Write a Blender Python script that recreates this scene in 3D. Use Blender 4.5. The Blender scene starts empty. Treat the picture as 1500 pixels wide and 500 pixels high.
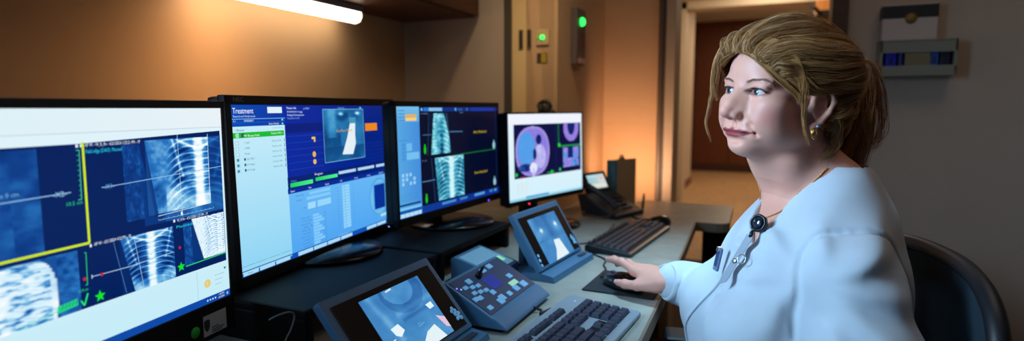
import bpy, bmesh, math, random
import numpy as np
from mathutils import Vector, Matrix
random.seed(7)
RNG = np.random.default_rng(11)
SC = bpy.context.scene
COL = SC.collection
PI = math.pi

# ------------------------------------------------------------------ colours and materials
def lin(c):
    """sRGB 0-255 triple -> linear rgb"""
    out = []
    for v in c[:3]:
        v = v / 255.0
        out.append(v / 12.92 if v <= 0.04045 else ((v + 0.055) / 1.055) ** 2.4)
    return out

def new_mat(name):
    m = bpy.data.materials.new(name)
    m.use_nodes = True
    nt = m.node_tree
    b = nt.nodes['Principled BSDF']
    return m, nt, b

def mat(name, col, rough=0.5, metal=0.0, spec=0.5, noise=0.0, nscale=30.0, bump=0.0, bscale=200.0, stretch=(1, 1, 1), coat=0.0):
    """principled surface whose colour varies a little by object-space noise"""
    m, nt, b = new_mat(name)
    c = lin(col)
    b.inputs['Base Color'].default_value = (*c, 1)
    b.inputs['Roughness'].default_value = rough
    b.inputs['Metallic'].default_value = metal
    b.inputs['Specular IOR Level'].default_value = spec
    b.inputs['Coat Weight'].default_value = coat
    if noise or bump:
        tc = nt.nodes.new('ShaderNodeTexCoord')
        mp = nt.nodes.new('ShaderNodeMapping')
        mp.inputs['Scale'].default_value = stretch
        nt.links.new(tc.outputs['Object'], mp.inputs['Vector'])
    if noise:
        n = nt.nodes.new('ShaderNodeTexNoise')
        n.inputs['Scale'].default_value = nscale
        n.inputs['Detail'].default_value = 5
        nt.links.new(mp.outputs[0], n.inputs['Vector'])
        r = nt.nodes.new('ShaderNodeValToRGB')
        r.color_ramp.elements[0].position = 0.3
        r.color_ramp.elements[1].position = 0.7
        r.color_ramp.elements[0].color = (*[v * (1 - noise) for v in c], 1)
        r.color_ramp.elements[1].color = (*[min(1, v * (1 + noise)) for v in c], 1)
        nt.links.new(n.outputs['Fac'], r.inputs[0])
        nt.links.new(r.outputs[0], b.inputs['Base Color'])
    if bump:
        n2 = nt.nodes.new('ShaderNodeTexNoise')
        n2.inputs['Scale'].default_value = bscale
        n2.inputs['Detail'].default_value = 3
        nt.links.new(mp.outputs[0], n2.inputs['Vector'])
        bp = nt.nodes.new('ShaderNodeBump')
        bp.inputs['Strength'].default_value = bump
        bp.inputs['Distance'].default_value = 0.002
        nt.links.new(n2.outputs['Fac'], bp.inputs['Height'])
        nt.links.new(bp.outputs[0], b.inputs['Normal'])
    return m

def emit(name, col, strength=1.0):
    m, nt, b = new_mat(name)
    c = lin(col)
    b.inputs['Base Color'].default_value = (*[v * 0.3 for v in c], 1)
    b.inputs['Emission Color'].default_value = (*c, 1)
    b.inputs['Emission Strength'].default_value = strength
    return m

def screen_mat(name, strength=1.0):
    """a lit display: each face of the picture gives off its own colour"""
    m, nt, b = new_mat(name)
    a = nt.nodes.new('ShaderNodeAttribute')
    a.attribute_name = 'Col'
    b.inputs['Base Color'].default_value = (0.004, 0.004, 0.005, 1)
    b.inputs['Roughness'].default_value = 0.35
    b.inputs['Specular IOR Level'].default_value = 0.2
    nt.links.new(a.outputs['Color'], b.inputs['Emission Color'])
    b.inputs['Emission Strength'].default_value = strength
    return m

def attr_mat(name, rough=0.5, spec=0.5, sss=0.0, bump=0.0, bscale=300.0):
    m, nt, b = new_mat(name)
    a = nt.nodes.new('ShaderNodeAttribute')
    a.attribute_name = 'Col'
    nt.links.new(a.outputs['Color'], b.inputs['Base Color'])
    b.inputs['Roughness'].default_value = rough
    b.inputs['Specular IOR Level'].default_value = spec
    if sss:
        b.inputs['Subsurface Weight'].default_value = sss
        b.inputs['Subsurface Radius'].default_value = (1.0, 0.35, 0.2)
        b.inputs['Subsurface Scale'].default_value = 0.006
    if bump:
        tc = nt.nodes.new('ShaderNodeTexCoord')
        n2 = nt.nodes.new('ShaderNodeTexNoise')
        n2.inputs['Scale'].default_value = bscale
        nt.links.new(tc.outputs['Object'], n2.inputs['Vector'])
        bp = nt.nodes.new('ShaderNodeBump')
        bp.inputs['Strength'].default_value = bump
        bp.inputs['Distance'].default_value = 0.001
        nt.links.new(n2.outputs['Fac'], bp.inputs['Height'])
        nt.links.new(bp.outputs[0], b.inputs['Normal'])
    return m

# ------------------------------------------------------------------ objects
def empty(name, loc=(0, 0, 0), rz=0.0):
    o = bpy.data.objects.new(name, None)
    o.empty_display_size = 0.05
    COL.objects.link(o)
    o.location = loc
    o.rotation_euler = (0, 0, rz)
    return o

def tag(o, label=None, cat=None, group=None, kind=None):
    if label: o['label'] = label
    if cat: o['category'] = cat
    if group: o['group'] = group
    if kind: o['kind'] = kind
    return o

def thing(name, label, cat, loc=(0, 0, 0), rz=0.0, group=None):
    return tag(empty(name, loc, rz), label, cat, group)

def link(name, me, m=None, parent=None):
    o = bpy.data.objects.new(name, me)
    COL.objects.link(o)
    if m is not None:
        me.materials.append(m)
    if parent is not None:
        o.parent = parent
    return o

def mesh_np(name, V, Fc, smooth=True, col=None):
    """mesh from numpy arrays: V (n,3), Fc (m,k) with k = 3 or 4"""
    V = np.ascontiguousarray(V, dtype=np.float32)
    Fc = np.ascontiguousarray(Fc, dtype=np.int32)
    me = bpy.data.meshes.new(name)
    n, k = Fc.shape
    me.vertices.add(len(V)); me.vertices.foreach_set('co', V.ravel())
    me.loops.add(n * k); me.loops.foreach_set('vertex_index', Fc.ravel())
    me.polygons.add(n)
    me.polygons.foreach_set('loop_start', np.arange(0, n * k, k, dtype=np.int32))
    me.polygons.foreach_set('loop_total', np.full(n, k, dtype=np.int32))
    me.polygons.foreach_set('use_smooth', np.full(n, smooth, dtype=bool))
    me.update(calc_edges=True)
    if col is not None:
        a = me.color_attributes.new('Col', 'FLOAT_COLOR', 'POINT')
        c4 = np.ones((len(V), 4), np.float32); c4[:, :3] = col
        a.data.foreach_set('color', c4.ravel())
    me.validate()
    return me

class MB:
    """collects shapes into one mesh"""
    def __init__(s):
        s.v = []; s.f = []; s.sm = []
    def add(s, vs, fs, smooth=False):
        b = len(s.v)
        s.v += [tuple(map(float, p)) for p in vs]
        s.f += [tuple(b + i for i in q) for q in fs]
        s.sm += [smooth] * len(fs)
    def box(s, c, d, rz=0.0, bev=0.0, M=None, seg=2):
        bm = bmesh.new()
        bmesh.ops.create_cube(bm, size=1.0)
        bmesh.ops.scale(bm, vec=Vector(d), verts=bm.verts)
        if bev > 0:
            bmesh.ops.bevel(bm, geom=bm.edges[:], offset=min(bev, 0.49 * min(d)), segments=seg, profile=0.6, affect='EDGES')
        T = Matrix.Translation(Vector(c)) @ Matrix.Rotation(rz, 4, 'Z')
        if M is not None: T = M @ T
        bmesh.ops.transform(bm, matrix=T, verts=bm.verts)
        s.bm(bm, smooth=False)
    def bm(s, bm, smooth=False):
        bm.verts.index_update()
        s.add([v.co for v in bm.verts], [[v.index for v in f.verts] for f in bm.faces], smooth)
        bm.free()
    def prism(s, pts, axis_vec, smooth=False):
        """closed polygon pts (3d) extruded along axis_vec"""
        n = len(pts); a = Vector(axis_vec)
        P = [Vector(p) for p in pts]; Q = [p + a for p in P]
        fs = [tuple(range(n))[::-1], tuple(range(n, 2 * n))]
        fs += [(i, (i + 1) % n, n + (i + 1) % n, n + i) for i in range(n)]
        s.add(P + Q, fs, smooth)
    def tube(s, pts, r, n=8, caps=True, smooth=True, closed=False):
        """round tube along points; r number or list"""
        P = [Vector(p) for p in pts]; m = len(P)
        R = r if isinstance(r, (list, tuple)) else [r] * m
        vs = []; prev = None
        for i in range(m):
            if closed: t = (P[(i + 1) % m] - P[i - 1])
            else: t = (P[min(i + 1, m - 1)] - P[max(i - 1, 0)])
            if t.length < 1e-9: t = Vector((0, 0, 1))
            t.normalize()
            if prev is None:
                u = t.orthogonal().normalized()
            else:
                u = (prev - t * prev.dot(t))
                if u.length < 1e-6: u = t.orthogonal()
                u.normalize()
            prev = u; w = t.cross(u)
            for j in range(n):
                a = 2 * PI * j / n
                vs.append(P[i] + (u * math.cos(a) + w * math.sin(a)) * R[i])
        fs = []
        mm = m if closed else m - 1
        for i in range(mm):
            k = (i + 1) % m
            for j in range(n):
                fs.append((i * n + j, i * n + (j + 1) % n, k * n + (j + 1) % n, k * n + j))
        if caps and not closed:
            fs.append(tuple(range(n))[::-1]); fs.append(tuple(range((m - 1) * n, m * n)))
        s.add(vs, fs, smooth)
    def cyl(s, p0, p1, r0, r1=None, n=24, smooth=True):
        r1 = r0 if r1 is None else r1
        p0 = Vector(p0); p1 = Vector(p1)
        t = (p1 - p0).normalized(); u = t.orthogonal().normalized(); w = t.cross(u)
        vs = []
        for p, r in ((p0, r0), (p1, r1)):
            for j in range(n):
                a = 2 * PI * j / n
                vs.append(p + (u * math.cos(a) + w * math.sin(a)) * r)
        s.add(vs, [(j, (j + 1) % n, n + (j + 1) % n, n + j) for j in range(n)], smooth)
        b = len(s.v) - 2 * n
        s.f += [tuple(b + j for j in range(n))[::-1], tuple(b + n + j for j in range(n))]; s.sm += [False, False]
    def lathe(s, prof, c=(0, 0, 0), n=28, M=None, smooth=True):
        """profile [(r,z)] round z"""
        vs = []; m = len(prof)
        for r, z in prof:
            for j in range(n):
                a = 2 * PI * j / n
                p = Vector((r * math.cos(a), r * math.sin(a), z))
                p = (M @ p) if M is not None else p
                vs.append(p + Vector(c))
        fs = [(i * n + j, i * n + (j + 1) % n, (i + 1) * n + (j + 1) % n, (i + 1) * n + j) for i in range(m - 1) for j in range(n)]
        fs += [tuple(range(n))[::-1], tuple(range((m - 1) * n, m * n))]
        s.add(vs, fs, smooth)
    def build(s, name, m=None, parent=None, M=None):
        me = bpy.data.meshes.new(name)
        me.from_pydata(s.v, [], s.f)
        me.polygons.foreach_set('use_smooth', s.sm)
        if M is not None: me.transform(M)
        me.update()
        return link(name, me, m, parent)

def catmull(P, n):
    """n points along a smooth curve through P (k,3)"""
    P = np.asarray(P, float)
    Q = np.vstack([2 * P[0] - P[1], P, 2 * P[-1] - P[-2]])
    k = len(P) - 1
    t = np.linspace(0, k, n); i = np.minimum(t.astype(int), k - 1); u = (t - i)[:, None]
    a, b, c, d = Q[i], Q[i + 1], Q[i + 2], Q[i + 3]
    return 0.5 * (2 * b + (c - a) * u + (2 * a - 5 * b + 4 * c - d) * u ** 2 + (3 * b - a - 3 * c + d) * u ** 3)

# ------------------------------------------------------------------ solid modelling on a grid (smooth unions, then surface nets)
class Field:
    def __init__(s, lo, hi, h):
        s.lo = np.array(lo, float); s.h = h
        s.n = np.ceil((np.array(hi, float) - s.lo) / h).astype(int) + 1
        s.d = np.full(s.n, 1.0, np.float32)
    def _sub(s, lo, hi):
        a = np.maximum(np.floor((lo - s.lo) / s.h).astype(int), 0)
        b = np.minimum(np.ceil((hi - s.lo) / s.h).astype(int) + 1, s.n)
        if np.any(b <= a): return None
        sl = tuple(slice(a[i], b[i]) for i in range(3))
        ax = [(s.lo[i] + s.h * np.arange(a[i], b[i])).astype(np.float32) for i in range(3)]
        X = np.stack(np.meshgrid(*ax, indexing='ij'), -1)
        return sl, X
    def _mix(s, sl, b, k, op):
        a = s.d[sl]
        if op == 'add':
            h = np.maximum(k - np.abs(a - b), 0) / k if k > 0 else 0
            s.d[sl] = np.minimum(a, b) - h * h * k * 0.25
        else:
            b = -b
            h = np.maximum(k - np.abs(a - b), 0) / k if k > 0 else 0
            s.d[sl] = np.maximum(a, b) + h * h * k * 0.25
    def ell(s, c, r, k=0.01, R=None, op='add'):
        c = np.array(c, float); r = np.array(r, float) if np.ndim(r) else np.full(3, float(r))
        m = r.max() + k + 3 * s.h if R is not None else r + k + 3 * s.h
        g = s._sub(c - m, c + m)
        if g is None: return
        sl, X = g
        p = X - c.astype(np.float32)
        if R is not None: p = p @ np.array(R, np.float32)       # columns of R: local axes
        q = p / r.astype(np.float32)
        k0 = np.sqrt((q * q).sum(-1)); q2 = q / r.astype(np.float32)
        k1 = np.sqrt((q2 * q2).sum(-1)) + 1e-9
        s._mix(sl, k0 * (k0 - 1) / k1, k, op)
    def cap(s, p0, p1, r0, r1=None, k=0.01, op='add', flat=None):
        """tapered capsule; flat = (axis vector, factor) squashes along an axis"""
        r1 = r0 if r1 is None else r1
        p0 = np.array(p0, float); p1 = np.array(p1, float)
        m = max(r0, r1) + k + 3 * s.h
        g = s._sub(np.minimum(p0, p1) - m, np.maximum(p0, p1) + m)
        if g is None: return
        sl, X = g
        d = p1 - p0; L2 = (d * d).sum()
        p = X - p0.astype(np.float32)
        t = np.clip(p @ d.astype(np.float32) / L2, 0, 1)
        v = p - t[..., None] * d.astype(np.float32)
        if flat is not None:
            ax = np.array(flat[0], np.float32); ax = ax / np.linalg.norm(ax)
            v = v + (v @ ax)[..., None] * ax * (1.0 / flat[1] - 1.0)
        s._mix(sl, np.sqrt((v * v).sum(-1)) - (r0 + (r1 - r0) * t), k, op)
    def chain(s, P, R, k=0.008, op='add', flat=None):
        for i in range(len(P) - 1):
            s.cap(P[i], P[i + 1], R[i], R[i + 1], k, op, flat)
    def cut(s, fn, lo, hi, k=0.003):
        """remove where fn(X) < 0"""
        g = s._sub(np.array(lo), np.array(hi))
        if g is None: return
        sl, X = g
        s._mix(sl, fn(X).astype(np.float32), k, 'sub')
    def shift(s, fn):
        """add fn(X) to the distance (displacement)"""
        n = s.n
        for i in range(0, n[0], 32):
            j = min(i + 32, n[0])
            ax = [(s.lo[0] + s.h * np.arange(i, j)), s.lo[1] + s.h * np.arange(n[1]), s.lo[2] + s.h * np.arange(n[2])]
            X = np.stack(np.meshgrid(*ax, indexing='ij'), -1).astype(np.float32)
            s.d[i:j] += fn(X, s.d[i:j]).astype(np.float32)
    def sample(s, P):
        q = (np.asarray(P) - s.lo) / s.h
        q = np.clip(q, 0, s.n - 1.001); i = q.astype(int); f = q - i
        out = 0
        for a in (0, 1):
            for b in (0, 1):
                for c in (0, 1):
                    w = (f[:, 0] if a else 1 - f[:, 0]) * (f[:, 1] if b else 1 - f[:, 1]) * (f[:, 2] if c else 1 - f[:, 2])
                    out = out + w * s.d[i[:, 0] + a, i[:, 1] + b, i[:, 2] + c]
        return out
    def grad(s, P):
        e = s.h
        g = np.stack([s.sample(P + e * np.eye(3)[i]) - s.sample(P - e * np.eye(3)[i]) for i in range(3)], -1)
        return g / (np.linalg.norm(g, axis=1, keepdims=True) + 1e-9)
    def nets(s, relax=1):
        """surface nets -> vertices, quads"""
        D = s.d; ins = D < 0
        cnt = np.zeros(s.n - 1, np.uint8)
        for a in (0, 1):
            for b in (0, 1):
                for c in (0, 1):
                    cnt += ins[a:a + s.n[0] - 1, b:b + s.n[1] - 1, c:c + s.n[2] - 1]
        cells = np.argwhere((cnt > 0) & (cnt < 8))
        idx = np.full(s.n - 1, -1, np.int32)
        idx[tuple(cells.T)] = np.arange(len(cells))
        acc = np.zeros((len(cells), 3)); num = np.zeros(len(cells))
        cor = [np.array((a, b, c)) for a in (0, 1) for b in (0, 1) for c in (0, 1)]
        for u in cor:
            for ax in range(3):
                if u[ax]: continue
                w = u.copy(); w[ax] = 1
                da = D[tuple((cells + u).T)]; db = D[tuple((cells + w).T)]
                m = (da < 0) != (db < 0)
                t = np.where(m, da / np.where(m, da - db, 1), 0)
                p = np.tile(u.astype(float), (len(cells), 1)); p[:, ax] += t
                acc[m] += p[m]; num[m] += 1
        V = s.lo + s.h * (cells + acc / num[:, None])
        quads = []
        for ax in range(3):
            o1, o2 = (ax + 1) % 3, (ax + 2) % 3
            sl0 = [slice(None)] * 3; sl1 = [slice(None)] * 3
            sl0[ax] = slice(0, -1); sl1[ax] = slice(1, None)
            A = ins[tuple(sl0)]; B = ins[tuple(sl1)]
            e = np.argwhere(A != B)
            e = e[(e[:, o1] > 0) & (e[:, o2] > 0) & (e[:, o1] < s.n[o1] - 1) & (e[:, o2] < s.n[o2] - 1)]
            flip = A[tuple(e.T)]
            def cid(d1, d2):
                c = e.copy(); c[:, o1] -= d1; c[:, o2] -= d2
                return idx[tuple(c.T)]
            q = np.stack([cid(1, 1), cid(0, 1), cid(0, 0), cid(1, 0)], 1)
            q[~flip] = q[~flip][:, ::-1]
            quads.append(q)
        Q = np.vstack(quads); Q = Q[(Q >= 0).all(1)]
        for _ in range(relax):
            # light smoothing followed by a step back onto the surface
            S = np.zeros_like(V); N = np.zeros(len(V))
            for a, b in ((0, 1), (1, 2), (2, 3), (3, 0)):
                np.add.at(S, Q[:, a], V[Q[:, b]]); np.add.at(N, Q[:, a], 1)
            V = 0.5 * V + 0.5 * S / np.maximum(N, 1)[:, None]
            g = s.grad(V); V = V - np.clip(s.sample(V), -s.h, s.h)[:, None] * g * 0.9
        return V, Q

def vnoise(X, f, seed=0):
    """cheap smooth noise from sines, about -1..1"""
    r = np.random.default_rng(seed)
    out = 0
    for _ in range(5):
        w = r.normal(size=3); w = w / np.linalg.norm(w) * f * r.uniform(0.6, 1.5)
        out = out + np.sin(X @ w.astype(np.float32) + r.uniform(0, 6.28))
    return out / 3.0

def strands(guides, nper, radii, width, n=22, wav=0.0, wfreq=9.0, seed=0, fuzz=0.0, taper=0.5):
    """many thin hairs round guide curves. guides: list of (k,3); radii: list of lists of clump radius along the guide.
       returns V, quads, strand random value per vertex"""
    r = np.random.default_rng(seed)
    Vs = []; Rv = []; cnt = 0; Fs = []
    for gi, G in enumerate(guides):
        C = catmull(G, n)
        k = nper[gi] if isinstance(nper, (list, tuple)) else nper
        rad = np.interp(np.linspace(0, 1, n), np.linspace(0, 1, len(radii[gi])), radii[gi])
        T = np.gradient(C, axis=0); T /= np.linalg.norm(T, axis=1, keepdims=True) + 1e-9
        up = np.array([0.31, 0.52, 0.79]); A = np.cross(T, up); A /= np.linalg.norm(A, axis=1, keepdims=True) + 1e-9
        B = np.cross(T, A)
        tint = r.uniform(-0.15, 0.15)
        for j in range(k):
            rr = math.sqrt(r.uniform(0, 1)); th = r.uniform(0, 2 * PI)
            a, b = rr * math.cos(th), rr * math.sin(th)
            s = np.linspace(0, 1, n)
            ph1, ph2 = r.uniform(0, 6.28, 2); fq = wfreq * r.uniform(0.7, 1.3)
            w = wav * (s ** 0.8)
            off = (a * rad + w * np.sin(fq * s * 2 + ph1))[:, None] * A + (b * rad + w * np.cos(fq * s * 1.7 + ph2))[:, None] * B
            if fuzz: off = off + r.normal(size=3) * fuzz * (s ** 1.5)[:, None]
            lo, hi = r.uniform(0, 0.06), r.uniform(0.86, 1.0)
            P = C + off
            q = np.linspace(lo, hi, n) * (n - 1); i0 = np.minimum(q.astype(int), n - 2); f = (q - i0)[:, None]
            P = P[i0] * (1 - f) + P[i0 + 1] * f
            wd = width * r.uniform(0.6, 1.3) * (1 - taper * s ** 3) * np.minimum(1, 0.4 + s * 8)
            ring = []
            for m in range(3):
                an = 2 * PI * m / 3 + th
                ring.append(P + (A * math.cos(an) + B * math.sin(an)) * wd[:, None])
            V = np.stack(ring, 1).reshape(-1, 3)
            Vs.append(V); Rv.append(np.full(len(V), np.clip(0.5 + tint + r.normal() * 0.24, 0, 1)))
            i = np.arange(n - 1)[:, None] * 3; m = np.arange(3)[None]
            F = np.stack([i + m, i + (m + 1) % 3, i + 3 + (m + 1) % 3, i + 3 + m], -1).reshape(-1, 4)
            Fs.append(F + cnt); cnt += len(V)
    return np.vstack(Vs), np.vstack(Fs), np.concatenate(Rv)
# ================================================================== the room
M_WALL = mat('painted_wall_tan', (196, 160, 124), 0.85, 0, 0.2, noise=0.03, nscale=6, bump=0.08, bscale=260)
M_WALLG = mat('painted_wall_greige', (172, 156, 142), 0.85, 0, 0.2, noise=0.03, nscale=6, bump=0.08, bscale=260)
M_CREAM = mat('cream_panel', (214, 184, 134), 0.6, 0, 0.3, noise=0.03, nscale=5)
M_DARKTRIM = mat('dark_trim', (66, 58, 50), 0.6)
M_CASING = mat('beige_casing', (200, 186, 164), 0.6, 0, 0.3, noise=0.03)
M_WOODOR = mat('honey_wood', (186, 122, 58), 0.5, 0, 0.4, noise=0.18, nscale=8, stretch=(8, 8, 0.6))
M_DOORWOOD = mat('red_brown_wood', (98, 52, 27), 0.5, 0, 0.4, noise=0.16, nscale=5, stretch=(10, 10, 0.5))
M_CAB = mat('dark_walnut_laminate', (84, 50, 36), 0.5, 0, 0.35, noise=0.15, nscale=5, stretch=(8, 1, 8))
M_FLOOR = mat('tan_vinyl_floor', (184, 148, 106), 0.45, 0, 0.4, noise=0.10, nscale=3, stretch=(4, 0.6, 1))
M_CARPET = mat('grey_brown_carpet', (86, 72, 62), 0.95, 0, 0.1, noise=0.2, nscale=150)
M_CEIL = mat('ceiling_tile_white', (206, 202, 196), 0.9, 0, 0.2, noise=0.03, nscale=60)

def structure(name, boxes, m):
    b = MB()
    for c, d in boxes: b.box(c, d)
    return tag(b.build(name, m), kind='structure')
def span(x0, x1, y0, y1, z0, z1): return ((x0 + x1) / 2, (y0 + y1) / 2, (z0 + z1) / 2), (x1 - x0, y1 - y0, z1 - z0)
HC = 2.7
structure('floor', [span(-1.9, 2.3, -1.6, 4.6, -0.05, 0)], M_CARPET)
structure('floor_corridor', [span(-1.9, 1.9, 4.6, 11.6, -0.05, 0)], M_FLOOR)
structure('ceiling', [span(-1.62, 2.3, -1.6, 3.07, HC, HC + 0.05)], M_CEIL)
structure('ceiling_corridor', [span(-1.9, 1.9, 3.07, 11.6, HC, HC + 0.05)], M_CEIL)
structure('wall_left', [span(-1.62, -1.5, -1.6, 2.35, 0, HC)], M_WALL)
structure('wall_alcove', [span(-1.5, -1.012, 2.23, 2.35, 0, HC)], M_WALLG)
structure('wall_return', [span(-0.92, -0.785, 2.235, 2.95, 0, HC)], M_WALL)
structure('wall_far', [span(-0.92, -0.512, 2.95, 3.07, 0, HC)], M_WALL)
structure('wall_right', [span(0.285, 2.3, 2.95, 3.07, 0, HC)], M_WALLG)
structure('wall_side', [span(2.2, 2.3, -1.6, 3.07, 0, HC)], M_WALLG)
structure('wall_behind', [span(-1.62, 2.3, -1.7, -1.6, 0, HC)], M_WALLG)
structure('trim_1', [span(-1.012, -0.982, 2.222, 2.30, 0, HC)], M_DARKTRIM)
structure('trim_2', [span(-0.982, -0.800, 2.235, 2.29, 0, HC)], M_CREAM)
structure('baseboard_right', [span(0.285, 2.2, 2.935, 2.95, 0, 0.12)], mat('brown_baseboard', (70, 40, 32), 0.6))
# doorway to the corridor: jambs and head
b = MB(); b.box(*span(-0.512, -0.432, 2.92, 3.09, 0, HC), bev=0.004)
d1 = tag(b.build('door_1', M_DARKTRIM), kind='structure')
b = MB(); b.box(*span(-0.505, -0.492, 2.912, 2.925, 0, 2.4)); b.build('jamb_bead', mat('jamb_brown', (92, 74, 58), 0.5), d1)
b = MB(); b.box(*span(-0.474, -0.430, 2.908, 3.092, 0, HC), bev=0.003); b.build('jamb_board', mat('jamb_grey_beige', (168, 150, 128), 0.5), d1)
b = MB(); b.box(*span(0.222, 0.285, 2.92, 3.09, 0, HC), bev=0.004); b.build('jamb', mat('jamb_dark_brown', (70, 46, 34), 0.5), d1)
# corridor beyond
structure('wall_corridor_left', [span(-1.5, -1.11, 3.07, 9.4, 0, HC)], M_CASING)
structure('wall_corridor_right', [span(1.2, 1.4, 3.07, 11.5, 0, HC)], M_CASING)
structure('baseboard_corridor', [span(-1.11, -1.09, 3.07, 9.4, 0, 0.10)], mat('corridor_baseboard', (120, 76, 56), 0.6))
structure('trim_3', [span(-1.11, 1.2, 7.5, 7.7, 2.42, HC)], M_WALL)
d2 = structure('door_2', [span(-1.09, -0.98, 7.45, 7.75, 0, 2.42), span(-1.09, 0.93, 7.45, 7.75, 2.34, 2.42), span(0.66, 0.93, 7.45, 7.75, 0, 2.34)], M_CASING)
b = MB(); b.box(*span(0.40, 0.66, 7.42, 7.78, 0, 2.34), bev=0.01); b.build('door_leaf', M_WOODOR, d2)
b = MB(); b.box(*span(0.41, 0.56, 7.33, 7.42, 2.14, 2.22), bev=0.01); b.tube([(0.44, 7.33, 2.18), (0.38, 7.18, 2.22), (0.33, 7.32, 2.30)], 0.022, 8); b.build('door_closer', mat('closer_dark', (40, 34, 30), 0.4, 0.5), d2)
structure('wall_corridor_end', [span(-1.9, 1.9, 11.3, 11.45, 0, HC)], M_DOORWOOD)
b = MB()
for k in range(5): b.box(*span(-1.3 + 0.62 * k, -1.285 + 0.62 * k, 11.29, 11.30, 0.1, HC))
b.box(*span(-1.9, 1.9, 11.28, 11.30, 0, 0.14))
tag(b.build('trim_4', mat('door_gap_dark', (60, 30, 18), 0.6)), kind='structure')

# wall cabinets over the desk: one unit after another
def cabinet(y0, y1, label):
    t = thing('wall_cabinet', label, 'cabinet', (-1.32, (y0 + y1) / 2, 1.532), 0, 'dark wall cabinets over the monitors')
    w = y1 - y0 - 0.004
    b = MB(); b.box((0, 0, 0.35), (0.352, w, 0.70), bev=0.003); b.build('carcass', M_CAB, t)
    for s in (-1, 1):
        b = MB(); b.box((0.187, s * w / 4, 0.35), (0.02, w / 2 - 0.006, 0.69), bev=0.003); dr = b.build('door', M_CAB, t)
        b = MB(); b.tube([(0.197, s * 0.03, 0.10), (0.222, s * 0.03, 0.10), (0.222, s * 0.03, 0.22), (0.197, s * 0.03, 0.22)], 0.005, 8); b.build('handle', mat('handle_steel', (150, 148, 144), 0.3, 1.0), dr)
cabinet(1.48, 2.222, 'dark walnut wall cabinet at the far corner, beyond the end of the lit lamp')
cabinet(0.74, 1.48, 'dark walnut wall cabinet above the lit lamp')

# fluorescent lamp under the cabinets
t = thing('under_cabinet_lamp', 'slim white lit lamp fixed under the dark wall cabinets', 'lamp', (-1.41, 1.46, 1.485))
b = MB(); b.box((0.0, 0, 0.032), (0.060, 0.66, 0.024), bev=0.004); b.build('housing', mat('lamp_housing', (120, 124, 140), 0.5), t)
M_TUBE = emit('lamp_diffuser_glow', (255, 236, 205), 7.0)
b = MB()
pr = [(0.028, 0.020), (0.030, 0.004), (0.022, -0.012), (0.0, -0.018), (-0.022, -0.012), (-0.030, 0.004), (-0.028, 0.020)]
b.prism([(x, -0.32, z) for x, z in pr], (0, 0.64, 0)); b.build('diffuser', M_TUBE, t)
for s in (-1, 1):
    b = MB(); b.prism([(x * 1.05, s * 0.32 + (0 if s > 0 else -0.012), z * 1.05) for x, z in pr], (0, 0.012, 0)); b.build('end_cap', mat('lamp_end_cap', (196, 176, 150), 0.5), t)

# fittings on the cream panel and the return wall
M_LED = emit('green_led', (40, 255, 90), 3.0)
t = thing('switch_plate', 'small wall plate with a lit green light on the cream panel', 'switch', (-0.846, 2.235, 1.439))
b = MB(); b.box((0, -0.004, 0), (0.052, 0.008, 0.06), bev=0.003); b.build('plate', mat('plate_cream', (190, 164, 120), 0.5), t)
b = MB(); b.lathe([(0.0085, 0), (0.0085, 0.004), (0.006, 0.008), (0.001, 0.0095)], (0, 0, 0), 16, Matrix.Translation((0.0, -0.008, 0)) @ Matrix.Rotation(PI / 2, 4, 'X')); b.build('green_light', M_LED, t)
b = MB(); b.lathe([(0.005, 0), (0.005, 0.003), (0.001, 0.004)], (0, 0, 0), 12, Matrix.Translation((-0.022, -0.008, 0)) @ Matrix.Rotation(PI / 2, 4, 'X')); b.build('dim_light', emit('dim_green', (60, 190, 60), 0.6), t)
for x, lab in ((-0.941, 'left of the two narrow dark slots in the cream panel'), (-0.905, 'right of the two narrow dark slots in the cream panel, nearer the green light')):
    t = thing('wall_slot', lab, 'slot', (x, 2.235, 1.436), 0, 'narrow dark slots in the cream panel')
    b = MB(); b.box((0, -0.003, 0), (0.018, 0.006, 0.076), bev=0.002); b.build('frame', mat('slot_frame', (110, 84, 56), 0.5), t)
    b = MB(); b.box((0, -0.0045, 0), (0.011, 0.006, 0.066), bev=0.001); b.build('slot', mat('slot_dark', (26, 20, 14), 0.6), t)
t = thing('warning_sticker', 'small yellow and black sticker below the lower green light', 'sticker', (-0.850, 2.235, 1.358))  # flat sticker on the cream panel
b = MB(); b.box((0, -0.001, 0), (0.044, 0.002, 0.040)); b.build('backing', mat('sticker_dark', (64, 50, 34), 0.6), t)
b = MB(); b.box((0.008, -0.0025, 0.0), (0.022, 0.002, 0.036)); b.build('yellow_field', mat('sticker_yellow', (170, 140, 10), 0.6), t)
t = thing('indicator_box', 'tall wall box with a lit green light over two dark red bars', 'indicator', (-0.785, 2.46, 1.46), 0)  # indicator box on the return wall
b = MB(); b.box((0.014, 0.0, 0.0), (0.028, 0.125, 0.235), bev=0.004); b.build('box', mat('indicator_grey', (92, 78, 78), 0.5), t)
b = MB(); b.lathe([(0.018, 0), (0.018, 0.006), (0.013, 0.013), (0.002, 0.016)], (0, 0, 0), 20, Matrix.Translation((0.028, 0.0, 0.064)) @ Matrix.Rotation(PI / 2, 4, 'Y')); b.build('green_light', M_LED, t)
for z in (0.010, -0.036):
    b = MB(); b.box((0.029, 0.012, z), (0.006, 0.075, 0.020), bev=0.002); b.build('red_bar', mat('bar_dark_red', (84, 26, 24), 0.4), t)
b = MB(); b.box((0.029, 0.012, -0.100), (0.004, 0.09, 0.022)); b.build('pink_label', mat('label_pink', (196, 150, 140), 0.6), t)

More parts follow.
